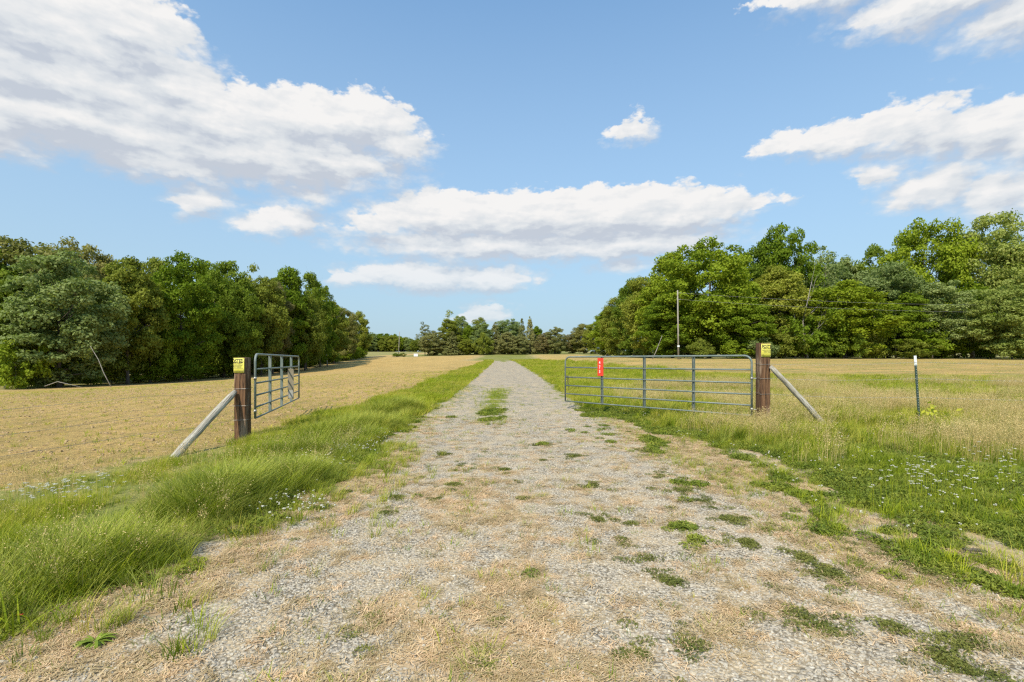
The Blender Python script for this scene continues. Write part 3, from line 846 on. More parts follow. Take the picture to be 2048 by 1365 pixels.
# ------------------------------------------------------------------ grass shapes
def blades(rng, n, h, spread, width, bend, lean=0.0, segs=3, splay=0.5):
    """n tapered bent blades; lean pushes tips to +X"""
    V = []; Q = []; var = []
    for i in range(n):
        a = rng.uniform(0, 2 * math.pi); r = spread * math.sqrt(rng.uniform(0, 1))
        b = np.array([r * math.cos(a), r * math.sin(a), -0.02])
        az = a + rng.normal() * 0.9
        out = np.array([math.cos(az), math.sin(az), 0])
        hh = h * rng.uniform(0.55, 1.15); bd = bend * rng.uniform(0.3, 1.3) * hh
        side = np.array([-math.sin(az + rng.normal() * .6), math.cos(az), 0]); side /= np.linalg.norm(side)
        w = width * rng.uniform(0.6, 1.3)
        v0 = len(V); vv = rng.uniform(0, 1)
        for s in range(segs + 1):
            t = s / segs
            p = b + out * (splay * hh * 0.35 * t + bd * t * t) + np.array([lean * hh * t ** 1.6, 0, 0]) + np.array([0, 0, hh * (t - 0.28 * (bend + abs(lean)) * t * t)])
            ww = w * (1 - t) ** 0.7 if s < segs else 0.0006
            V.append(p - side * ww / 2); V.append(p + side * ww / 2)
        for s in range(segs):
            Q.append((v0 + 2 * s, v0 + 2 * s + 1, v0 + 2 * s + 3, v0 + 2 * s + 2)); var.append(vv)
    return np.array(V), np.array(Q), np.array(var)

def to_obj(V, Q, var, mat, smooth=False):
    me = np_mesh('blades', V, Q, smooth)
    a = me.attributes.new('var', 'FLOAT', 'FACE'); a.data.foreach_set('value', np.asarray(var, dtype=np.float32))
    return mesh_obj('blades', me, mat, link=False)

GM_ = {
    'green': mat_leaf('fresh_grass', (0.40, 0.44, 0.028), (0.22, 0.27, 0.014), trans=0.3, hue=0.015, val=0.2, scale=0.8, gloss=0.08),
    'deep': mat_leaf('deep_green_grass', (0.20, 0.27, 0.022), (0.115, 0.165, 0.012), trans=0.3, hue=0.015, val=0.2, scale=0.8, gloss=0.08),
    'blue': mat_leaf('grey_green_fescue', (0.43, 0.44, 0.09), (0.25, 0.28, 0.04), trans=0.25, hue=0.015, val=0.2, scale=0.8, gloss=0.08),
    'yellow': mat_leaf('yellowing_grass', (0.54, 0.47, 0.08), (0.35, 0.345, 0.045), trans=0.3, hue=0.015, val=0.2, scale=0.8, gloss=0.08),
    'dry': mat_leaf('dry_grass', (0.64, 0.49, 0.22), (0.45, 0.33, 0.13), trans=0.2, hue=0.012, val=0.2, scale=1.5, gloss=0.1),
    'clover': mat_leaf('clover_leaf', (0.235, 0.265, 0.04), (0.13, 0.165, 0.022), trans=0.2, hue=0.02, val=0.25, scale=2.0, gloss=0.08),
    'olive': mat_leaf('dusty_clover_leaf', (0.20, 0.205, 0.05), (0.125, 0.135, 0.03), trans=0.15, hue=0.02, val=0.25, scale=6.0, gloss=0.05),
    'weed': mat_leaf('broad_weed_leaf', (0.34, 0.40, 0.06), (0.20, 0.26, 0.035), trans=0.25, hue=0.01, val=0.15, scale=2.0),
    'petal': mat_leaf('white_petal', (0.62, 0.59, 0.48), (0.45, 0.42, 0.30), trans=0.15, hue=0.0, val=0.1, scale=2.0),
}
rg = np.random.default_rng(21)
def tufts(kind, cnt, **kw): return [to_obj(*blades(rg, **kw), GM_[kind]) for _ in range(cnt)]

# tall grass, all protos lean gently to +X (the wind)
tall = (tufts('green', 4, n=20, h=0.34, spread=0.09, width=0.0095, bend=0.5, lean=0.16) +
        tufts('blue', 4, n=32, h=0.42, spread=0.06, width=0.0066, bend=0.6, lean=0.16) +
        tufts('deep', 3, n=20, h=0.30, spread=0.10, width=0.0105, bend=0.45, lean=0.12) +
        tufts('yellow', 3, n=20, h=0.36, spread=0.10, width=0.007, bend=0.35, lean=0.25))
# 0-3 green, 4-7 blue, 8-10 deep, 11-13 yellow
# coarse tufts for further away
coarse = (tufts('green', 3, n=34, h=0.34, spread=0.22, width=0.014, bend=0.4, lean=0.3) +
          tufts('yellow', 3, n=34, h=0.34, spread=0.22, width=0.013, bend=0.3, lean=0.35) +
          tufts('deep', 2, n=34, h=0.26, spread=0.22, width=0.015, bend=0.4, lean=0.2) +
          tufts('dry', 2, n=22, h=0.36, spread=0.22, width=0.009, bend=0.2, lean=0.25))
short = (tufts('green', 2, n=22, h=0.08, spread=0.05, width=0.004, bend=0.6) +
         tufts('deep', 2, n=22, h=0.07, spread=0.06, width=0.0045, bend=0.7) +
         tufts('yellow', 2, n=18, h=0.06, spread=0.05, width=0.0035, bend=0.6))

def place(name, label, protos, X, Y, idx, sc, lean_rot=1.3, dz=0.0):
    n = len(X)
    Z = height(X, Y) + dz
    rz = rg.uniform(-lean_rot, lean_rot, n)
    return scatter(name, label, protos, np.stack([X, Y, Z], 1), rz, sc, idx)

def pick(rng, n, W):
    """W: (n,k) weights -> index"""
    c = np.cumsum(W, 1); c /= c[:, -1:]
    return (rng.uniform(0, 1, (n, 1)) > c).sum(1)

rng = np.random.default_rng(5)
# ---- tall grass near the camera, left and right verges
X, Y = frust(rng, 16500, 2.0, 15, lambda y: np.maximum(left_field(y) - 0.4, -VIEW * y - .8), lambda y: left_edge(y) + 0.1)
X2, Y2 = frust(rng, 29000, 2.6, 17, lambda y: right_edge(y) + .5, lambda y: VIEW * y + .8 + 0 * y)
X = np.concatenate([X, X2]); Y = np.concatenate([Y, Y2])
g, s, gr, f = masks(X, Y)
nn = fbm(X * 0.7, Y * 0.7, 41, 3); n2 = fbm(X * 1.7, Y * 1.7, 42, 3)
keep = (gr > 0.55) & (rng.uniform(0, 1, len(X)) < np.clip(2.6 * (n2 - .28), .12, 1))
# on the right the first 2 m of the verge is low clover
dr = X - right_edge(Y)
low_r = (X > 0) & (rng.uniform(0, 1, len(X)) > sst(0.1, 1.5, dr - 0.06 * (Y - 4)))
keep &= ~low_r
X, Y, nn, n2, dr = X[keep], Y[keep], nn[keep], n2[keep], dr[keep]
left = X < 0
dl = left_edge(Y) - X           # metres into the left verge
W = np.zeros((len(X), 14))
W[:, 0:4] = 1.0 + (nn > .5)[:, None] * 1.0
W[:, 4:8] = (np.where(left, np.exp(-((dl - 0.7) / 0.7) ** 2) * 2.6, 0.35))[:, None]
W[:, 8:11] = np.where(left, 0.8, 1.2)[:, None]
W[:, 11:14] = np.where(left, sst(1.4, 2.8, dl) * 2.2 + sst(7, 12, Y) * 2.0, sst(7, 10, Y) * 3.2 + 0.15)[:, None]
idx = pick(rng, len(X), W)
hsc = np.where(left, 0.33 + 0.72 * np.exp(-((dl - 0.9) / 0.75) ** 2) * sst(.32, .55, nn) + 0.7 * (n2 - .42) + .12 * sst(6, 10, Y) - 0.10 * sst(2.0, 3.6, dl), 0.34 + 0.55 * sst(6.5, 11, Y) * sst(2.5, 4.5, X) + .7 * (n2 - .4))
hsc = np.maximum(hsc, .16)
# the grass stands lower at its rim
hsc *= np.where(left, 0.45 + 0.55 * sst(0.0, 0.5, dl), 1.0)
place('tall_grass', 'tall green grass leaning in the wind on the verges', tall, X, Y, idx, hsc * rng.uniform(0.75, 1.2, len(X)))

# ---- grass further off
def band(n, y0, y1, a, b, power=1.3): return frust(rng, n, y0, y1, a, b, power)
Xs, Ys = [], []
for (n, y0, y1, a, b) in [(5000, 13, 45, lambda y: left_field(y) - .5, lambda y: left_edge(y) + .05), (19000, 15, 32, lambda y: right_edge(y) + .1, lambda y: VIEW * y),
                          (9000, 15, 60, lambda y: right_edge(y), lambda y: right_edge(y) + 13 + 0 * y), (3500, 45, 125, lambda y: left_field(y) - .6, lambda y: left_edge(y)),
                          (5500, 60, 125, lambda y: right_edge(y), lambda y: right_edge(y) + 12 + 0 * y)]:
    a_, b_ = band(n, y0, y1, a, b); Xs.append(a_); Ys.append(b_)
X = np.concatenate(Xs); Y = np.concatenate(Ys)
g, s, gr, f = masks(X, Y)
keep = gr > 0.45
X, Y = X[keep], Y[keep]
nn = fbm(X * 0.35, Y * 0.2, 45, 3)
W = np.zeros((len(X), 10)); W[:, 0:3] = (1.3 - sst(.4, .6, nn))[:, None]; W[:, 3:6] = (0.7 + 1.3 * sst(.4, .6, nn))[:, None]; W[:, 6:8] = 0.5; 
W[:, 8:10] = (0.12 + 1.0 * sst(5, 9, X) * (1 - sst(24, 30, Y)))[:, None]
idx = pick(rng, len(X), W)
place('meadow_grass', 'yellow-green grass of the verges farther off', coarse, X, Y, idx, rng.uniform(0.6, 1.1, len(X)) * (0.8 + 0.25 * sst(20, 80, Y)) * np.where(X < 0, .85, 1.0))

# ---- short grass and weeds on the drive and along its rims
X, Y = frust(rng, 19000, 2.0, 26, lambda y: np.maximum(left_edge(y) - .8, -VIEW * y), lambda y: np.minimum(right_edge(y) + 3.2, VIEW * y))
g, s, gr, f = masks(X, Y)
keep = (rng.uniform(0, 1, len(X)) < 0.06 + 0.9 * sst(.25, .6, gr) + 0.30 * s + .4 * np.exp(-((X - left_edge(Y)) / .5) ** 2) + .3 * np.exp(-((X - right_edge(Y) - .6) / .7) ** 2))
X, Y = X[keep], Y[keep]
place('short_grass', 'short grass and sprouts along the rims of the drive', short, X, Y, rng.integers(0, 6, len(X)), rng.uniform(0.5, 1.5, len(X)), 3.14)

# ---- loose tufts: the centre strip beyond the gates, and the ragged rim of the left verge
n = 260
Y = rng.uniform(11.5, 23, n); X = xc(Y) - .45 + rng.normal(size=n) * .38
k_ = fbm(X * 1.5, Y * .8, 81, 3) > .44; X, Y = X[k_], Y[k_]
Y2 = rng.uniform(2.3, 9, 420); X2 = left_edge(Y2) + np.abs(rng.normal(size=420)) * .42 - .05
k_ = fbm(X2 * 2.2, Y2 * 2.2, 82, 3) > .45; X2, Y2 = X2[k_], Y2[k_]
Y3 = rng.uniform(2.2, 10, 1400); X3 = right_edge(Y3) + rng.uniform(.3, 2.6, 1400)
k_ = fbm(X3 * 2.0, Y3 * 1.2, 83, 3) > .52; X3, Y3 = X3[k_], Y3[k_]
nA, nB, nC = len(X), len(X2), len(X3)
place('loose_tufts', 'scattered grass tufts on the drive crown and along both rims', tall, np.concatenate([X, X2, X3]), np.concatenate([Y, Y2, Y3]), rng.integers(0, 14, nA + nB + nC),
      np.concatenate([rng.uniform(.22, .5, nA), rng.uniform(.25, .65, nB), rng.uniform(.15, .38, nC)]))

# ---- dry seed-head grass on the right by the fence
def seedhead(rng, n, h):
    V, Q, var = blades(rng, n, h, 0.12, 0.003, 0.15, 0.12, 3, 0.3)
    V = list(V); Q = [tuple(q) for q in Q]; var = list(var)
    tips = [(V[i * 8 + 6] + V[i * 8 + 4]) / 2 for i in range(n)]
    for t in tips:
        for k in range(9):
            c = t + rng.normal(size=3) * np.array([.02, .02, .035]); s = rng.uniform(.003, .006); v0 = len(V)
            d = rng.normal(size=3); d /= np.linalg.norm(d); e_ = np.cross(d, rng.normal(size=3)); e_ /= np.linalg.norm(e_)
            for q in (d * s * 1.6, e_ * s, -d * s * 1.6, -e_ * s): V.append(c + q)
            Q.append((v0, v0 + 1, v0 + 2, v0 + 3)); var.append(rng.uniform(0, .4))
    return to_obj(np.array(V), np.array(Q), np.array(var), GM_['dry'])
heads = [seedhead(rg, 14, 0.52) for _ in range(4)]
X, Y = frust(rng, 11500, 7.0, 23, lambda y: 3.2 + 0 * y, lambda y: VIEW * y)
nn = fbm(X * 0.45, Y * 0.5, 51, 3)
keep = rng.uniform(0, 1, len(X)) < sst(.40, .62, nn + 0.16 * sst(5, 9, X) * (1 - sst(13, 18, Y)) - .04) * sst(3.2, 5, X)
X, Y = X[keep], Y[keep]
place('seed_head_grass', 'dry tan seed-head grass standing by the right fence', heads, X, Y, rng.integers(0, 4, len(X)), rng.uniform(.7, 1.15, len(X)))
X, Y = frust(rng, 130, 3.0, 9, lambda y: np.maximum(left_field(y), -VIEW * y), lambda y: left_edge(y) - .3)
place('seed_stalks', 'pale seed stalks among the left verge grass', heads, X, Y, rng.integers(0, 4, len(X)), rng.uniform(.6, .9, len(X)))

# ---- clover
def clover(rng, n, spread, h=0.05, s=0.011, mat='clover'):
    V = []; Q = []; var = []
    for i in range(n):
        a = rng.uniform(0, 6.28); r = spread * math.sqrt(rng.uniform(0, 1))
        edge = 1 - 0.75 * (r / spread) ** 2
        c = np.array([r * math.cos(a), r * math.sin(a), h * rng.uniform(.25, 1.0) * edge + .004])
        vv = rng.uniform(0, 1); rot = rng.uniform(0, 6.28); tl = rng.normal(size=2) * .45
        for k in range(3):
            t = rot + k * 2.094; ct, st_ = math.cos(t), math.sin(t)
            L = s * rng.uniform(.8, 1.3)
            loc = [(0, 0), (L * .75, L * .62), (L * 1.45, 0), (L * .75, -L * .62)]
            v0 = len(V)
            for (u, w) in loc:
                x = u * ct - w * st_; y = u * st_ + w * ct
                V.append(c + np.array([x, y, x * tl[0] + y * tl[1] + u * .25]))
            Q.append((v0, v0 + 1, v0 + 2, v0 + 3)); var.append(vv)
    return to_obj(np.array(V), np.array(Q), np.array(var), GM_[mat])
clov = [clover(rg, 75, 0.11, h=0.045, s=0.010) for _ in range(4)] + [clover(rg, 110, 0.14, h=0.07, s=0.0085) for _ in range(2)]
PATCH = [(1195, 1040, 70), (1255, 1045, 30), (1240, 1075, 35), (1250, 1095, 60), (1290, 1130, 80), (1345, 1160, 60), (1255, 1210, 60), (1285, 1312, 90), (985, 1228, 32),
    (715, 1262, 62), (1090, 1295, 45), (800, 995, 42), (770, 1025, 42), (850, 960, 40), (920, 935, 40), (910, 970, 46), (1050, 972, 30), (1050, 1000, 42), (1185, 973, 56),
    (1085, 922, 32), (1075, 892, 40), (1150, 912, 40), (885, 908, 35), (1010, 940, 36), (565, 1095, 52), (1500, 1090, 95), (1610, 1115, 62), (1660, 1150, 100), (1605, 1230, 85),
    (1490, 1215, 50), (1650, 1258, 75), (1780, 1255, 62), (1900, 1282, 100), (1920, 1338, 140), (1390, 1280, 80), (2000, 1190, 150), (1850, 1150, 150), (1750, 1120, 120),
    (1400, 1010, 80), (1460, 1040, 70), (1330, 955, 60), (870, 1000, 30), (640, 1020, 60), (690, 985, 40), (960, 1322, 40), (1300, 905, 60), (1370, 985, 60), (820, 960, 25), (960, 900, 30), (1560, 1060, 70)]
cx, cy = [], []
for (px, py, w) in PATCH:
    Yc = EYE / ((py - HORIZ) / F); Xc = (px - 1024) / F * Yc; rw = w * 0.5 / F * Yc
    ncl = max(5, int(rw * 2 * rw * 1.5 * 3.14 * 115))
    a = rng.uniform(0, 6.28, ncl); r = np.abs(rng.normal(size=ncl)) * .88 * (1 + .45 * np.sin(a * 3 + px) + .3 * np.sin(a * 5 + py))
    cx.append(Xc + np.cos(a) * r * rw * .85); cy.append(Yc + np.sin(a) * r * rw * 1.1)
pX = np.concatenate(cx); pY = np.concatenate(cy)
X, Y = frust(rng, 17000, 2.0, 15, lambda y: np.maximum(left_edge(y) - .5, -VIEW * y), lambda y: np.minimum(right_edge(y) + 4.6, VIEW * y))
g, s, gr, f = masks(X, Y)
keep = (gr > 0.5) & (X < 2.0 + 4.5) & (rng.uniform(0, 1, len(X)) < np.where(X > 0, 1.0 - .55 * sst(1.5, 3.0, X - right_edge(Y)), .5))
X, Y = X[keep], Y[keep]
X = np.concatenate([X, pX]); Y = np.concatenate([Y, pY])
big = (X - right_edge(Y) > 1.3)
idx = np.where(big, rng.integers(4, 6, len(X)), rng.integers(0, 4, len(X)))
sc = rng.uniform(.55, 1.1, len(X)); sc[-len(pX):] *= 0.6
olive_clover = [clover(rg, 75, 0.12, h=0.03, s=0.0085, mat='olive') for _ in range(3)]
clov += olive_clover
idx[-len(pX):] = rng.integers(6, 9, len(pX))
kp = np.ones(len(X), bool); kp[-len(pX):] = fbm(pX * 6, pY * 6, 91, 3) > .45
X, Y, idx, sc = X[kp], Y[kp], idx[kp], sc[kp]
place('clover_cover', 'low clover and ground weeds on the drive and its right rim', clov, X, Y, idx, sc, 3.14)

# ---- white flowers
def flower(rng, h, rad, flat):
    bm = bmesh.new()
    tube(bm, [Vector((0, 0, -.02)), Vector((rng.uniform(-.02, .02), 0, h * .6)), Vector((rng.uniform(-.03, .03), 0, h))], .0014, 4)
    n0 = len(bm.faces)
    for k in range(14 if flat else 9):
        a = rng.uniform(0, 6.28); r = rad * math.sqrt(rng.uniform(0, 1))
        c = Vector((r * math.cos(a), r * math.sin(a), h + (rng.uniform(-.004, .004) if flat else rng.uniform(-.5, .7) * rad)))
        q = bmesh.ops.create_icosphere(bm, subdivisions=1, radius=rad * (.24 if flat else .5) * rng.uniform(.8, 1.2))
        for v in q['verts']: v.co = Vector((v.co.x, v.co.y, v.co.z * (.6 if flat else 1))) + c
    me = bpy.data.meshes.new('flower')
    me.materials.append(GM_['green']); me.materials.append(GM_['petal'])
    for i, f_ in enumerate(bm.faces): f_.material_index = 0 if len(f_.verts) == 4 or i < n0 else 1
    bm.to_mesh(me); bm.free()
    return bpy.data.objects.new('flower', me)
fl_c = [flower(rg, 0.12, 0.010, False) for _ in range(2)]
fl_y = [flower(rg, 0.36, 0.020, True) for _ in range(2)]
# clover blooms: two dense drifts at the left edge, scattered ones on the right
def drift(px, py, w, h, n):
    P_ = rng.normal(size=(n, 2)) * .42
    pxs = px + P_[:, 0] * w; pys = py + P_[:, 1] * h
    Yc = EYE / ((pys - HORIZ) / F)
    return (pxs - 1024) / F * Yc, Yc
dX, dY = [], []
for d in [(700, 888, 85, 30, 420), (590, 1030, 110, 40, 75), (640, 925, 60, 30, 60)]:
    a_, b_ = drift(*d); dX.append(a_); dY.append(b_)
X, Y = frust(rng, 1500, 4, 16, lambda y: right_edge(y) + .9, lambda y: np.minimum(right_edge(y) + 7, VIEW * y))
k_ = fbm(X * 1.1, Y * 1.1, 61, 2) > .46
k_ &= rng.uniform(0, 1, len(X)) < .55
dX.append(X[k_]); dY.append(Y[k_])
X = np.concatenate(dX); Y = np.concatenate(dY)
place('clover_flowers', 'small white clover flowers dotting the verges', fl_c, X, Y, rng.integers(0, 2, len(X)), rng.uniform(.6, 1.15, len(X)), 3.14)
a_, b_ = drift(110, 1010, 120, 24, 60); a2, b2 = drift(210, 985, 60, 14, 12); a3, b3 = drift(1850, 990, 170, 45, 70); a4, b4 = drift(1980, 950, 90, 40, 25)
X = np.concatenate([a_, a2, a3, a4]); Y = np.concatenate([b_, b2, b3, b4])
place('white_umbels', 'flat white flower heads standing above the grass', fl_y, X * .93, Y * .93, rng.integers(0, 2, len(X)), rng.uniform(.7, 1.0, len(X)), 3.14)

# ---- broad weed rosettes and wide blades at the lower left
def rosette(rng, n, L, w, mat):
    V = []; Q = []; var = []
    for i in range(n):
        a = rng.uniform(0, 6.28); out = np.array([math.cos(a), math.sin(a), 0]); side = np.array([-math.sin(a), math.cos(a), 0])
        LL = L * rng.uniform(.6, 1.1); up = rng.uniform(.25, 1.1); v0 = len(V); vv = rng.uniform(0, 1)
        for s in range(6):
            t = s / 5
            p = out * LL * t + np.array([0, 0, LL * (up * t - .9 * up * t * t) + .006])
            ww = w * math.sin(math.pi * min(1, t * .85 + .1)) * (1 if s < 5 else .1)
            V += [p - side * ww, p + side * ww]
        for s in range(5): Q.append((v0 + 2 * s, v0 + 2 * s + 1, v0 + 2 * s + 3, v0 + 2 * s + 2)); var.append(vv)
    return np.array(V), np.array(Q), np.array(var)
def weed(name, px, py, n, L, w, label, mat='weed'):
    Yc = EYE / ((py - HORIZ) / F); Xc = (px - 1024) / F * Yc
    o = to_obj(*rosette(rg, n, L, w, mat), GM_[mat], True)
    o.name = name; COL.objects.link(o); o.location = (Xc, Yc, hz(Xc, Yc)); tag(o, label, 'weed'); return o
weed('broadleaf_weed', 190, 1290, 60, 0.10, .0055, 'bright broad-leaved weed flat on the soil in the lower left corner')
def clump(px, py, label, mat='green', **kw):
    Yc = EYE / ((py - HORIZ) / F); Xc = (px - 1024) / F * Yc
    o = to_obj(*blades(rg, **kw), GM_[mat]); o.name = 'grass_clump'; COL.objects.link(o); o.location = (Xc, Yc, hz(Xc, Yc)); tag(o, label, 'grass clump')
clump(22, 1275, 'coarse wide-bladed grass clump at the left picture edge', n=11, h=.30, spread=.09, width=.012, bend=1.1, segs=6)
clump(385, 1310, 'small light green grass clump on the straw at lower left', n=34, h=.12, spread=.05, width=.005, bend=.5, segs=4)
clump(300, 1200, 'pale blue-green grass clump between straw and tall grass at lower left', 'blue', n=50, h=.26, spread=.14, width=.007, bend=.4, segs=4)
clump(480, 1080, 'light tan-green grass clump at the rim of the left verge', 'yellow', n=50, h=.22, spread=.14, width=.005, bend=.4, segs=4)
clump(950, 1330, 'grass clump on the gravel at the bottom centre', 'blue', n=70, h=.11, spread=.07, width=.0035, bend=.9, segs=4)
clump(715, 1262, 'small grass clump left of the drive centre near the camera', 'deep', n=40, h=.05, spread=.06, width=.005, bend=.8, segs=4)
clump(2045, 1175, 'leaning grass clump at the right picture edge', 'yellow', n=60, h=.34, spread=.10, width=.006, bend=.6, segs=5, lean=.2)
weed('broadleaf_weed', 1865, 1095, 12, 0.10, .011, 'pale broad-leaved weed in the clover on the right')
# seedling with yellow leaves by the steel stake
def seedling():
    a = Vector(at(1868, 10.2)); root = empty('oak_seedling', a); tag(root, 'young oak seedling with yellow leaves beside the steel fence stake', 'seedling')
    bm = bmesh.new(); tube(bm, [Vector((0, 0, 0)), Vector((.02, 0, .2)), Vector((-.01, .01, .42))], [.008, .006, .003], 5)
    bm_obj('stem', bm, BARK, root)
    rr = np.random.default_rng(4); n = 46
    C = rr.normal(size=(n, 3)) * np.array([.13, .13, .09]) + np.array([0, 0, .36])
    Nn = rr.normal(size=(n, 3)) + np.array([0, -.4, .8]); Nn /= np.linalg.norm(Nn, axis=1, keepdims=True)
    V, Q = leaf_cards(rr, C, Nn, 0.07)
    o = to_obj(V, Q, rr.uniform(0, 1, n), mat_leaf('yellow_leaf', (0.50, 0.48, 0.05), (0.25, 0.33, 0.04)))
    o.name = 'foliage'; COL.objects.link(o); o.parent = root
seedling()

# ---- gravel stones
def stone(rng, mat, flat=0.55):
    bm = bmesh.new(); bmesh.ops.create_icosphere(bm, subdivisions=1, radius=1.0)
    pl = rng.normal(size=(5, 3)); pl /= np.linalg.norm(pl, axis=1, keepdims=True)
    for v in bm.verts:
        p = np.array(v.co)
        for q in pl:
            d = p @ q
            if d > .62: p = p - q * (d - .62)
        v.co = Vector(p * np.array([1.25, .85, flat]) * rng.uniform(.92, 1.08))
    me = bpy.data.meshes.new('stone'); bm.to_mesh(me); bm.free(); me.materials.append(mat)
    return bpy.data.objects.new('stone', me)
def stone_mat():
    m = bpy.data.materials.new('limestone_gravel'); m.use_nodes = True
    nt = m.node_tree; nt.nodes.clear()
    oi = nt.nodes.new('ShaderNodeObjectInfo'); geo = nt.nodes.new('ShaderNodeNewGeometry')
    rp = nt.nodes.new('ShaderNodeValToRGB'); nt.links.new(oi.outputs['Random'], rp.inputs[0])
    r = rp.color_ramp; r.elements[0].color = (0.27, 0.225, 0.17, 1); r.elements[1].color = (0.62, 0.54, 0.43, 1)
    e = r.elements.new(.35); e.color = (0.41, 0.355, 0.28, 1); e = r.elements.new(.75); e.color = (0.49, 0.42, 0.32, 1); e = r.elements.new(.86); e.color = (0.46, 0.37, 0.25, 1)
    n = NOISE(nt, geo.outputs['Position'], 90, 3, .6)
    c = MIX(nt, RNG(nt, n, .4, .7, 0, .35), rp.outputs[0], (0.33, 0.29, 0.22))
    b = N(nt, 'ShaderNodeBsdfPrincipled', {'Base Color': c, 'Roughness': .85, 'Specular IOR Level': .25})
    N(nt, 'ShaderNodeOutputMaterial', {'Surface': b.outputs[0]}); return m
SM = stone_mat()
stones = [stone(rg, SM, f_) for f_ in (.45, .55, .6, .5, .7, .4)]
X1, Y1 = frust(rng, 78000, 1.9, 7.5, lambda y: np.maximum(left_edge(y) - .1, -VIEW * y), lambda y: np.minimum(right_edge(y) + .9, VIEW * y), 1.6)
X2, Y2 = frust(rng, 22000, 7.5, 16, lambda y: left_edge(y), lambda y: right_edge(y) + .3)
X = np.concatenate([X1, X2]); Y = np.concatenate([Y1, Y2])
g, s, gr, f = masks(X, Y)
keep = rng.uniform(0, 1, len(X)) < np.clip(g * 1.0 + 0.34 * s, 0, 1) * (1 - gr)
X, Y, g = X[keep], Y[keep], g[keep]
size = 0.0040 + 0.0070 * rng.beta(1.3, 4.5, len(X)) * 2.2
size = np.minimum(size * (1 + .35 * sst(6, 14, Y)), .024)
n = len(X)
tilt = rng.normal(size=(n, 2)) * .3
Z = height(X, Y) + size * .12
scatter('loose_gravel', 'loose grey crushed stones on the drive', stones, np.stack([X, Y, Z], 1), rng.uniform(0, 6.28, n), size, rng.integers(0, 6, n), tilt)

# ---- straw lying on the drive and between the grass
def straw(rng, n, spread, L):
    V = []; Q = []; var = []
    for i in range(n):
        c = np.array([rng.normal() * spread, rng.normal() * spread, rng.uniform(.001, .012)])
        a = rng.uniform(0, 6.28); l = L * rng.uniform(.3, 1.2) / 2; w = rng.uniform(.0009, .002); cu = rng.normal() * .25
        v0 = len(V); vv = rng.uniform(0, 1); z1 = rng.uniform(-.004, .012)
        for s in (-1, 0, 1):
            aa = a + cu * s; d = np.array([math.cos(aa), math.sin(aa), 0]); sd_ = np.array([-d[1], d[0], 0])
            p = c + d * l * s + np.array([0, 0, z1 * s])
            V += [p - sd_ * w, p + sd_ * w]
        for s in range(2): Q.append((v0 + 2 * s, v0 + 2 * s + 1, v0 + 2 * s + 3, v0 + 2 * s + 2)); var.append(vv)
    return np.array(V), np.array(Q), np.array(var)
ST = mat_leaf('dead_straw', (0.70, 0.51, 0.29), (0.42, 0.29, 0.14), trans=.1, hue=.012, val=.3, scale=4, gloss=.1)
mats_ = [to_obj(*straw(rg, 46, .055, .075), ST) for _ in range(5)]
X, Y = frust(rng, 15000, 1.9, 13, lambda y: np.maximum(left_edge(y) - .9, -VIEW * y), lambda y: np.minimum(right_edge(y) + 1.4, VIEW * y), 1.5)
g, s, gr, f = masks(X, Y)
keep = rng.uniform(0, 1, len(X)) < 0.10 + 0.55 * s + .35 * gr * (X < 0)
X, Y = X[keep], Y[keep]
n = len(X)
scatter('straw_litter', 'flattened tan straw on the drive', mats_, np.stack([X, Y, height(X, Y) + .002], 1), rng.uniform(0, 6.28, n), rng.uniform(.6, 1.15, n), rng.integers(0, 5, n))

# ---- field litter: clods, stubble, seedlings
CL = mat_simple('soil_clod', (0.46, 0.31, 0.15), .95, .25, 30)
clods = [stone(rg, CL, .7) for _ in range(4)]
def left_lo(y): return -VIEW * y
X1, Y1 = frust(rng, 24000, 6.0, 34, left_lo, lambda y: left_field(y) + .2)
X2, Y2 = frust(rng, 5000, 21, 50, lambda y: 9 + 0 * y, lambda y: VIEW * y)
X = np.concatenate([X1, X2]); Y = np.concatenate([Y1, Y2]); g, s, gr, f = masks(X, Y)
keep = (f > .6) & (fbm(X * .5, Y * 1.2, 71, 3) > .45 - .06 * (X < 0)); X, Y = X[keep], Y[keep]; n = len(X)
size = rng.beta(1.2, 5, n) * .075 + .010
scatter('soil_clods', 'clods of tilled soil in the fields', clods, np.stack([X, Y, height(X, Y)], 1), rng.uniform(0, 6.28, n), size, rng.integers(0, 4, n), rng.normal(size=(n, 2)) * .4)
seeds_ = tufts('green', 2, n=10, h=.10, spread=.04, width=.007, bend=.5) + tufts('yellow', 3, n=14, h=.09, spread=.06, width=.006, bend=.6) + tufts('dry', 3, n=22, h=.06, spread=.12, width=.005, bend=1.6)
X1, Y1 = frust(rng, 19000, 5.5, 48, left_lo, lambda y: left_field(y) + .5)
X2, Y2 = frust(rng, 9000, 20, 66, lambda y: 8 + 0 * y, lambda y: VIEW * y)
X = np.concatenate([X1, X2]); Y = np.concatenate([Y1, Y2]); g, s, gr, f = masks(X, Y)
keep = (f > .4); X, Y = X[keep], Y[keep]; n = len(X)
near_edge = np.exp(-np.abs(left_field(Y) - X) / 1.4) * (X < 0)
W = np.ones((n, 8)); W[:, :2] = (.35 + near_edge * 3)[:, None]; W[:, 2:5] = (.6 + near_edge)[:, None]; W[:, 5:] = 1.0
scatter('field_stubble', 'stubble and seedlings sprouting in the tilled fields', seeds_, np.stack([X, Y, height(X, Y)], 1), rng.uniform(0, 6.28, n), rng.uniform(.6, 1.5, n) * (1 + .5 * near_edge), pick(rng, n, W))

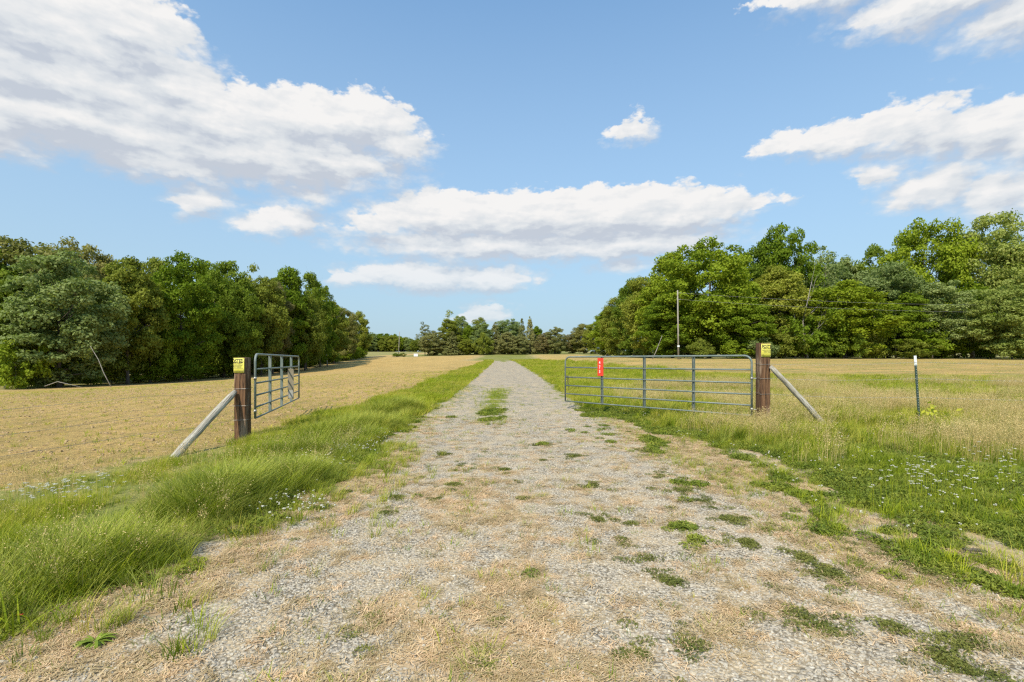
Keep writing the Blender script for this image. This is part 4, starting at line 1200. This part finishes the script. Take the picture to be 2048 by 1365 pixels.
# ------------------------------------------------------------------ gates, posts, signs, fences
GATE = mat_simple('grey_green_gate_paint', (0.13, 0.165, 0.145), .5, .12, 5.0, metal=.0, col2=(0.21, 0.225, 0.195))
GALV = mat_simple('galvanised_wire', (0.42, 0.40, 0.36), .5, .2, 20, metal=.6)
RUST = mat_simple('rusty_chain', (0.20, 0.15, 0.10), .7, .3, 40, metal=.4)

def wood_mat(name, a, b_, c_, dark):
    m = bpy.data.materials.new(name); m.use_nodes = True
    nt = m.node_tree; nt.nodes.clear()
    tc = nt.nodes.new('ShaderNodeTexCoord'); v = tc.outputs['Object']
    n1 = NOISE(nt, V2(nt, 'MULTIPLY', v, (14, 14, 0.9)), 2.2, 5, .65)
    n2 = NOISE(nt, V2(nt, 'MULTIPLY', v, (5, 5, 1.2)), 1.2, 3, .55)
    n3 = NOISE(nt, V2(nt, 'MULTIPLY', v, (40, 40, 1.5)), 2.0, 3, .6)
    c = MIX(nt, RNG(nt, n1, .35, .65), a, b_)
    c = MIX(nt, RNG(nt, n2, .48, .64, 0, .85), c, c_)
    c = MIX(nt, RNG(nt, n3, .53, .66, 0, .9), c, dark)
    bp = N(nt, 'ShaderNodeBump', {'Height': M2(nt, 'ADD', n1, n3), 'Strength': .9, 'Distance': .012})
    b = N(nt, 'ShaderNodeBsdfPrincipled', {'Base Color': c, 'Roughness': .85, 'Normal': bp.outputs[0], 'Specular IOR Level': .25})
    N(nt, 'ShaderNodeOutputMaterial', {'Surface': b.outputs[0]}); return m
TIE = wood_mat('creosoted_timber', (0.21, 0.11, 0.055), (0.10, 0.05, 0.026), (0.32, 0.215, 0.14), (0.022, 0.013, 0.008))
GREYWOOD = wood_mat('weathered_grey_wood', (0.50, 0.45, 0.36), (0.30, 0.26, 0.20), (0.60, 0.55, 0.46), (0.09, 0.07, 0.05))

S = 0.235
def post(name, x0, yf, ztop, label, seed):
    """square timber post: x0 = left side, yf = front face"""
    rnd = random.Random(seed)
    cx_, cy_ = x0 + S / 2, yf + S / 2
    zb = hz(cx_, cy_)
    root = empty(name, (cx_, cy_, zb)); tag(root, label, 'gate post')
    H = ztop - zb
    bm = bmesh.new()
    nseg = 14; prof = []
    for k in range(24):    # rounded square outline
        a = 2 * math.pi * k / 24
        c, s = math.cos(a), math.sin(a)
        r = (S / 2) / (abs(c) ** 7 + abs(s) ** 7) ** (1 / 7)
        prof.append((c * r, s * r))
    rings = []
    for i in range(nseg + 1):
        z = -0.3 + (H + 0.3) * i / nseg
        ring = []
        for k, (x, y) in enumerate(prof):
            j = 1 + (math.sin(k * 2.1 + z * 2) * .012 + rnd.uniform(-.006, .006))
            ring.append(bm.verts.new((x * j, y * j, z + (rnd.uniform(-.006, .006) if i == nseg else 0))))
        rings.append(ring)
    for i in range(nseg):
        for k in range(24): bm.faces.new((rings[i][k], rings[i][(k + 1) % 24], rings[i + 1][(k + 1) % 24], rings[i + 1][k]))
    bm.faces.new(rings[-1])
    bm_obj('timber', bm, TIE, root)
    return root, H
postL, HL = post('gate_post', -5.415, 9.72, 1.56, 'dark brown timber gate post left of the drive', 1)
postR, HR = post('gate_post', 5.41, 10.9, 1.89, 'taller brown timber gate post right of the drive', 2)

YEL = mat_simple('yellow_plastic_sheet', (0.80, 0.70, 0.10), .5, .06, 6, col2=(0.72, 0.64, 0.14))
INK = mat_simple('black_ink', (0.03, 0.025, 0.015), .6, .1, 20)
WHT = mat_simple('white_reflective_paint', (0.82, 0.82, 0.80), .4, .05, 20)
RED = mat_simple('red_reflective_sheet', (0.74, 0.055, 0.025), .4, .06, 10)

def text_mesh(s, size, bold=0.0, sx=1.0, align='LEFT'):
    cu = bpy.data.curves.new('t', 'FONT'); cu.body = s; cu.size = size; cu.align_x = align; cu.offset = bold; cu.extrude = 0.0; cu.resolution_u = 3
    o = bpy.data.objects.new('t', cu); COL.objects.link(o)
    bpy.context.view_layer.update()
    dg = bpy.context.evaluated_depsgraph_get()
    me = bpy.data.meshes.new_from_object(o.evaluated_get(dg))
    bpy.data.objects.remove(o); bpy.data.curves.remove(cu)
    for v in me.vertices: v.co.x *= sx
    return me

def posted_sign(name, corner, side, ztop, label):
    """bent sheet nailed over one front corner of a post; corner: wrapped corner (x, y); side +1: sheet runs from the corner towards +X on the front face"""
    W_, Hh = 0.285, 0.29
    root = empty(name, (corner[0], corner[1], ztop - Hh)); tag(root, label, 'sign')
    inner = 0.215          # length lying on the front face
    off = 0.010
    def wrap(u, v, d=0.0):
        # u from 0 (free inner edge on the face) to W_ (past the corner)
        t = inner - u
        o = off + d
        if t > 0.03: return Vector((side * t, -o, v))
        if t > -0.03:
            a = (0.03 - t) / 0.06 * math.pi / 2
            cx0, cy0, rr = 0.03 * side, 0.03, 0.03 + o
            return Vector((cx0 - side * math.sin(a) * rr, cy0 - math.cos(a) * rr, v))
        return Vector((-side * o, -t, v))
    bm = bmesh.new(); nu, nv = 26, 3
    g0 = [[bm.verts.new(wrap(W_ * i / nu, Hh * j / nv, .002 * math.sin(i * .5 + j))) for j in range(nv + 1)] for i in range(nu + 1)]
    for i in range(nu):
        for j in range(nv): bm.faces.new((g0[i][j], g0[i + 1][j], g0[i + 1][j + 1], g0[i][j + 1]))
    o = bm_obj('sheet', bm, YEL, root, True)
    md = o.modifiers.new('thickness', 'SOLIDIFY'); md.thickness = .002; md.offset = 0
    # text reads left to right; flip u when the inner edge is on the right
    def place_text(s, x, z, size, name_='lettering', bold=0.0, sx=1.0):
        me = text_mesh(s, size, bold, sx)
        bm = bmesh.new(); bm.from_mesh(me); bpy.data.meshes.remove(me)
        es = [e_ for e_ in bm.edges if e_.calc_length() > .012]
        bmesh.ops.subdivide_edges(bm, edges=es, cuts=3)
        bmesh.ops.triangulate(bm, faces=bm.faces[:])
        for v in bm.verts:
            xx = x + v.co.x
            u = xx if side < 0 else W_ - xx
            v.co = wrap(u, z + v.co.y, .005)
        return bm
    big = place_text('POSTED', .014, .198, .095, bold=.0022, sx=.74)
    bm_obj('lettering', big, INK, root)
    small = bmesh.new()
    for (s, x, z, sz) in [('PRIVATE PROPERTY', .04, .180, .026), ('HUNTING, FISHING, TRAPPING OR', .02, .150, .0165), ('TRESPASSING FOR ANY PURPOSE', .02, .130, .0165),
                          ('IS STRICTLY FORBIDDEN', .055, .110, .0165), ('VIOLATORS WILL BE PROSECUTED', .02, .088, .0165), ('NAME', .02, .058, .012), ('ADDRESS', .02, .030, .012)]:
        b2 = place_text(s, x, z, sz, bold=.0004, sx=.92)
        m_ = bpy.data.meshes.new('q'); b2.to_mesh(m_); b2.free(); small.from_mesh(m_); bpy.data.meshes.remove(m_)
    # ruled lines
    for (x0_, x1_, z_) in [(.02, .27, .024), (.012, .273, .272)]:
        n_ = 16
        for i in range(n_):
            a0 = x0_ + (x1_ - x0_) * i / n_; a1 = x0_ + (x1_ - x0_) * (i + 1) / n_
            u0, u1 = (a0, a1) if side < 0 else (W_ - a0, W_ - a1)
            small.faces.new([small.verts.new(wrap(u0, z_, .005)), small.verts.new(wrap(u1, z_, .005)), small.verts.new(wrap(u1, z_ + .003, .005)), small.verts.new(wrap(u0, z_ + .003, .005))])
    bm_obj('small_print', small, INK, root)
    for (u, v) in [(.012, .28), (.012, .012), (.2, .28), (.2, .012)]:
        bm = bmesh.new()
        bmesh.ops.create_uvsphere(bm, u_segments=6, v_segments=4, radius=.005, matrix=Matrix.Translation(wrap(u, v, .005)))
        bm_obj('nail', bm, GALV, root)
    return root
# left sign wraps the left corner (inner free edge on the right); right sign wraps the right corner
posted_sign('posted_sign', (-5.415, 9.72), +1, 1.555, 'yellow POSTED sign on the left gate post, its first letter bent round the corner')
posted_sign('posted_sign', (5.41 + S, 10.9), -1, 1.87, 'yellow POSTED sign on the right gate post, its last letter bent round the corner')

def brace(name, p0, p1, r, label, seed):
    rnd = random.Random(seed); p0 = Vector(p0); p1 = Vector(p1)
    bm = bmesh.new(); n = 12; pts = []; rr = []
    for i in range(n + 1):
        t = i / n
        pts.append(p0.lerp(p1, t) + Vector((rnd.uniform(-.006, .006), 0, math.sin(t * 3.1) * .015)))
        rr.append(r * (1.06 - .12 * t) * rnd.uniform(.97, 1.03) * (0.75 if i == n else 1))
    L = (p1 - p0).length
    tube(bm, pts, rr, 14)
    q = (p1 - p0).to_track_quat('Z', 'Y'); mi = (Matrix.Translation(p0) @ q.to_matrix().to_4x4())
    bmesh.ops.transform(bm, matrix=mi.inverted(), verts=bm.verts)
    o = bm_obj(name, bm, GREYWOOD, None, True); o.matrix_world = mi; tag(o, label, 'brace pole'); return o
brace('brace_pole', (-5.62, 8.05, -0.26), (-5.36, 9.68, 0.90), .064, 'weathered grey pole propping the left gate post', 3)
brace('brace_pole', (6.72, 10.75, 0.12), (5.60, 10.84, 1.38), .056, 'pale weathered pole propping the right gate post', 4)

def gate(name, hinge, free, top, bottom, label, seed, chain=True):
    h = Vector((hinge[0], hinge[1], 0)); f = Vector((free[0], free[1], 0))
    L = (f - h).length; d = (f - h).normalized(); zt, zb = top, bottom
    root = empty(name, (hinge[0], hinge[1], hz(*hinge))); tag(root, label, 'gate')
    root.rotation_euler = (0, 0, math.atan2(d.y, d.x))
    z0 = root.location.z; T = zt - z0; B = zb - z0
    H = T - B
    # outer frame: rounded upper corners
    bm = bmesh.new(); r = .023; rc = .16; pts = [Vector((0, 0, B)), Vector((0, 0, T - rc))]
    for k in range(1, 7):
        a = math.pi / 2 * k / 7; pts.append(Vector((rc - rc * math.cos(a), 0, T - rc + rc * math.sin(a))))
    pts += [Vector((rc, 0, T)), Vector((L - rc, 0, T))]
    for k in range(1, 7):
        a = math.pi / 2 * k / 7; pts.append(Vector((L - rc + rc * math.sin(a), 0, T - rc + rc * math.cos(a))))
    pts += [Vector((L, 0, T - rc)), Vector((L, 0, B))]
    tube(bm, pts, r, 10)
    bm_obj('frame', bm, GATE, root, True)
    fr = [.235, .455, .645, .83, 1.0]
    for q in fr:
        bm = bmesh.new(); z = T - H * q
        tube(bm, [Vector((.0, 0, z)), Vector((L * .33, 0, z - .004)), Vector((L * .66, 0, z - .004)), Vector((L, 0, z))], .0185, 8)
        bm_obj('rail', bm, GATE, root, True)
    for q in (.25, .5, .75):
        bm = bmesh.new()
        boxm(bm, (L * q, -.026, (T + B) / 2), (.046, .004, H))        # channel: web and two flanges
        boxm(bm, (L * q - .025, .0, (T + B) / 2), (.004, .056, H - .01))
        boxm(bm, (L * q + .025, .0, (T + B) / 2), (.004, .056, H - .01))
        bm_obj('upright', bm, GATE, root)
    for z in (B + .14, B + H * .62):
        bm = bmesh.new()
        tube(bm, [Vector((-.10, .0, z)), Vector((0, 0, z))], .010, 8)
        tube(bm, [Vector((0, 0, z - .03)), Vector((0, 0, z + .03))], .028, 10)
        bm_obj('hinge', bm, GALV, root, True)
    if chain:
        bm = bmesh.new()
        zc_ = T - H * .44; x0 = L - .10
        def link(c, rot):
            n = 10; ring = []
            for k in range(n):
                a = 2 * math.pi * k / n; ring.append(Vector((math.cos(a) * .011, 0, math.sin(a) * .019)))
            mt = Matrix.Rotation(rot, 4, 'Z')
            pts_ = [mt @ p + c for p in ring]; pts_.append(pts_[0])
            tube(bm, pts_, .0036, 5, False)
        for i in range(15): link(Vector((x0 + .012 * math.sin(i * .9), -.03, zc_ - i * .028)), (i % 2) * math.pi / 2 + .3)
        for i in range(9): link(Vector((x0 + .05, -.03, zc_ - i * .028)), (i % 2) * math.pi / 2)
        for i in range(5): link(Vector((x0 + .05 + i * .02 - .05, -.028, zc_ + .005)), (i % 2) * math.pi / 2)
        bm_obj('chain', bm, RUST, root, True)
        bm = bmesh.new(); boxm(bm, (L - .07, -.028, T - H * .645), (.05, .03, .03)); tube(bm, [Vector((L - .09, -.028, T - H * .645)), Vector((L + .02, -.02, T - H * .645))], .008, 6)
        bm_obj('latch', bm, mat_simple('worn_brass', (.42, .33, .2), .5, .2, 20, metal=.5), root)
    return root, L, T, H, z0
gl, LL_, TL, HHl, z0l = gate('farm_gate', (-5.10, 9.93), (-6.52, 15.3), 1.63, 0.36, 'grey-green tube gate swung open along the left field', 1, False)
gr_gate, LR, TR, HHr, z0r = gate('farm_gate', (5.25, 10.95), (1.59, 14.9), 1.612, 0.30, 'grey-green tube gate swung open on the right, with a red number plate', 2)

# red number plate on the right gate (world placement, lying against the third upright from the hinge)
def plate(name, gate_root, x, ztop, w, h, mat, label, back=-.045):
    M = Matrix.Translation(gate_root.location) @ Matrix.Rotation(gate_root.rotation_euler.z, 4, 'Z')
    p = M @ Vector((x, back, ztop))
    root = empty(name, p); root.rotation_euler = gate_root.rotation_euler; tag(root, label, 'sign')
    bm = bmesh.new(); boxm(bm, (0, 0, -h / 2), (w, .003, h)); bm_obj('panel', bm, mat, root)
    return root
# gate local +X runs from hinge to free end; its camera side is local +Y for the right gate
side = 1
rp_ = plate('number_plate', gr_gate, LR * .75 + .02, TR - .035, .20, .50, RED, 'red number plate 473 hung on the right gate', .045)
for i, ch in enumerate('473'):
    me = text_mesh(ch, .115, .003, .8, 'CENTER')
    bm = bmesh.new(); bm.from_mesh(me); bpy.data.meshes.remove(me)
    for v in bm.verts:
        v.co = Vector((-v.co.x + .025, .004, -.165 - i * .125 + v.co.y))
    bm_obj('digit', bm, WHT, rp_)
# narrow tan board seen from behind on the left gate
TAN = mat_simple('faded_tan_board', (0.27, 0.225, 0.15), .8, .15, 8)
bx_, by_ = -5.10 - 1.42 * .63, 9.93 + 5.37 * .63
bp_ = empty('narrow_board', (bx_ + .125, by_ - .05, 1.29)); bp_.rotation_euler = (0, 0, R(14)); tag(bp_, 'narrow faded tan board with a pale foot hung on the left gate', 'board')
bm = bmesh.new(); boxm(bm, (0, 0, -.40), (.145, .012, .80)); bm_obj('panel', bm, TAN, bp_)
bm = bmesh.new(); boxm(bm, (.006, -.010, -.67), (.11, .004, .20)); bm_obj('pale_patch', bm, mat_simple('pale_grey_sheet', (.38, .36, .31), .7, .1, 8), bp_)


# fences: three wires each side
def wire_fence(name, runs, posts_wrap, label):
    root = empty(name, runs[0][0]); tag(root, label, 'fence'); o0 = Vector(runs[0][0])
    for pts in runs:
        bm = bmesh.new(); P_ = []
        for a, b in zip(pts[:-1], pts[1:]):
            a, b = Vector(a), Vector(b)
            for k in range(8):
                t = k / 8; P_.append(a.lerp(b, t) - Vector((0, 0, .035 * math.sin(math.pi * t))) - o0)
        P_.append(Vector(pts[-1]) - o0)
        tube(bm, P_, .0022, 5)
        # barbs
        for k in range(0, len(P_) - 1):
            for t in (.1, .3, .5, .7, .9):
                c = P_[k].lerp(P_[k + 1], t)
                if (P_[k + 1] - P_[k]).length > .25: tube(bm, [c + Vector((-.006, .0, -.014)), c + Vector((.006, 0, .014))], .0015, 4)
        bm_obj('wire', bm, GALV, root)
    return root
def loop_pts(x0, yf, z, start):
    """wire wound once round a square post"""
    e_ = .012; c = [(x0 - e_, yf - e_), (x0 + S + e_, yf - e_), (x0 + S + e_, yf + S + e_), (x0 - e_, yf + S + e_), (x0 - e_, yf - e_)]
    return [(x, y, z + .006 * i) for i, (x, y) in enumerate(c)]
runsL = []
for z in (.95, .62, .345):
    runsL.append([(-9.6, -1.0, z - .25), (-5.96, 8.2, z - .03), (-5.43, 9.70, z)])
fenL = wire_fence('wire_fence', runsL, None, 'three thin barbed wires running from the left gate post towards the camera')
runsR = []
for (z, z2) in ((1.42, 1.47), (1.11, 1.13), (.77, .74)):
    runsR.append([(5.66, 10.9, z), (8.43, 10.40, z2), (12.6, 9.9, z2 - .02), (18.0, 9.2, z2)])
fr_ = wire_fence('wire_fence', runsR, None, 'three thin barbed wires from the right gate post past the steel stake')
def wraps(root, x0, yf, zs):
    for z in zs:
        bm = bmesh.new(); pts = [Vector(p) - root.location for p in loop_pts(x0, yf, z, 0)]
        tube(bm, pts, .003, 5); bm_obj('wire', bm, GALV, root)
wraps(fenL, -5.415, 9.72, (.95, .62, .345)); wraps(fr_, 5.41, 10.9, (1.42, 1.11, .77))

# steel T-stake
def t_stake():
    b = Vector((8.50, 10.42, hz(8.5, 10.42))); t = Vector((8.40, 10.42, 1.605))
    root = empty('steel_stake', b); tag(root, 'dark green studded steel fence stake with a white top', 'fence post')
    d = (t - b); L = d.length; root.rotation_euler = d.to_track_quat('Z', 'Y').to_euler()
    root.rotation_euler.rotate_axis('Z', 0.0)
    GRN = mat_simple('dark_green_enamel', (0.045, 0.075, 0.055), .5, .2, 12); 
    def prof(bm, z0, z1, e_):
        boxm(bm, (0, 0, (z0 + z1) / 2), (.05 + e_, .006 + e_, z1 - z0)); boxm(bm, (0, .018, (z0 + z1) / 2), (.006 + e_, .03, z1 - z0 - .004))
    up = Vector((1, 0, 0))
    M = Matrix.Rotation(0, 4, 'Z')
    q = d.to_track_quat('Z', 'Y'); loc_x = q @ Vector((1, 0, 0)); ang = math.atan2(loc_x.y, loc_x.x)
    root.rotation_euler = (0, math.atan2(d.x, d.z), 0)
    bm = bmesh.new(); prof(bm, -.3, L - .20, 0); bm_obj('shaft', bm, GRN, root)
    bm = bmesh.new(); prof(bm, L - .20, L, .003); bm_obj('white_tip', bm, WHT, root)
    bm = bmesh.new()
    for k in range(25): boxm(bm, (0, -.007, .08 + k * .053), (.014, .010, .016))
    bm_obj('studs', bm, mat_simple('stud_metal', (.30, .32, .28), .6, .2, 10), root)
    bm = bmesh.new()
    for z in (1.31, .98, .60):
        tube(bm, [Vector((-.034, -.010, z)), Vector((-.03, .01, z)), Vector((.03, .01, z)), Vector((.034, -.010, z))], .003, 5)
    bm_obj('wire_clip', bm, GALV, root)
t_stake()

# utility poles
POLE = wood_mat('pole_wood', (0.36, 0.32, 0.26), (0.27, 0.235, 0.19), (0.42, 0.38, 0.31), (0.16, 0.13, 0.10))
def pole(px, Y, top, label, rad, lean=0.0):
    a = Vector(at(px, Y)); H = EYE + (HORIZ - top) / F * Y - a.z
    root = empty('utility_pole', a); tag(root, label, 'utility pole')
    bm = bmesh.new(); tube(bm, [Vector((0, 0, -.4)), Vector((lean * .5, 0, H / 2)), Vector((lean, 0, H))], [rad * 1.15, rad, rad * .8], 10); bm_obj('shaft', bm, POLE, root, True)
    return root, a, H
up1, a1, H1 = pole(1357, 66, 581, 'bare wooden utility pole in front of the right wood', .10, -.12)
bm = bmesh.new(); tube(bm, [Vector((0, 0, 1.65)), Vector((0, 0, 1.85))], .16, 10); bm_obj('white_tag', bm, WHT, up1)
bm = bmesh.new()
for z in (H1 - .35, H1 - 1.2): boxm(bm, (.12, 0, z), (.3, .06, .06))
bm_obj('insulator_bracket', bm, GALV, up1)
up2, a2_, H2 = pole(797, 190, 664, 'small distant wooden utility pole on the left field', .13, .4)
ur = empty('overhead_wires', (a1.x, a1.y, a1.z + H1)); tag(ur, 'two thin overhead wires running right from the utility pole', 'wires')
for z0_, z1_ in ((-.35, -1.3), (-1.2, -2.4)):
    bm = bmesh.new(); pts = []
    for k in range(25):
        t = k / 24; pts.append(Vector((0.1 + t * 75, t * 2, z0_ + (z1_ - z0_) * t * .75 - 2.2 * 4 * t * (1 - t) * .5)))
    tube(bm, pts, .012, 4); bm_obj('wire', bm, GALV, ur)

# small white utility box far off, weeds at the far pole
a = Vector(at(832, 186)); root = empty('utility_box', a); tag(root, 'small white box in the field edge beside the centre grove', 'box')
bm = bmesh.new(); boxm(bm, (0, 0, .55), (1.5, .9, 1.0)); bmesh.ops.bevel(bm, geom=bm.edges[:], offset=.05, segments=2, affect='EDGES'); bm_obj('cabinet', bm, WHT, root)
bm = bmesh.new(); boxm(bm, (0, 0, 1.09), (1.62, 1.0, .07)); bm_obj('lid', bm, WHT, root)
bm = bmesh.new(); boxm(bm, (0, 0, .02), (1.3, .8, .1)); bm_obj('plinth', bm, GALV, root)
tree(806, 706.2, 188, 7, 'S', 'olive', 'low weeds at the foot of the distant pole', 0, name='weed_clump', cat='weeds')
tree(792, 706.8, 187, 9, 'S', 'dark', 'flat dark weeds left of the distant pole foot', 1, name='weed_clump', cat='weeds')

# small things on the ground
def spot(px, py):
    Yc = EYE / ((py - HORIZ) / F); Xc = (px - 1024) / F * Yc; return Vector((Xc, Yc, hz(Xc, Yc)))
bm = bmesh.new(); bmesh.ops.create_icosphere(bm, subdivisions=2, radius=1)
for v in bm.verts: v.co = Vector((v.co.x * .085, v.co.y * .06, v.co.z * .018)) * random.uniform(.9, 1.08)
o = bm_obj('flat_stone', bm, mat_simple('ochre_stone', (.60, .46, .22), .9, .15, 20), None); o.location = spot(1375, 1050) + Vector((0, 0, .008)); tag(o, 'flat ochre-yellow stone on the gravel at the right', 'stone')
bm = bmesh.new()
pts = [Vector((-.022, 0, .006)), Vector((-.008, .008, .014)), Vector((.008, .004, .010)), Vector((.024, .012, .016))]
tube(bm, pts, [.002, .005, .004, .002], 6); o = bm_obj('red_scrap', bm, RED, None, True); o.location = spot(38, 1245) + Vector((0, 0, .02)); tag(o, 'tiny red scrap lying in the straw at lower left', 'litter')
bm = bmesh.new(); rr = random.Random(3)
tube(bm, [Vector((-.07, .012, .012)), Vector((0, 0, .016)), Vector((.07, -.02, .012))], [.006, .014, .010], 8)
for k in range(26):
    t = k / 25; c = Vector((-.07 + .14 * t, .012 - .03 * t, .016)); a = k * 2.4
    d = Vector((.35, math.cos(a), math.sin(a))).normalized()
    bmesh.ops.create_cone(bm, segments=5, radius1=.006, radius2=.001, depth=.02, matrix=Matrix.Translation(c + d * .014) @ d.to_track_quat('Z', 'Y').to_matrix().to_4x4())
o = bm_obj('fallen_cone', bm, mat_simple('cone_scale', (.13, .10, .08), .9, .3, 30), None); o.location = spot(1948, 1118) + Vector((0, 0, .03)); tag(o, 'dark scaly fallen cone in the clover on the right', 'cone')
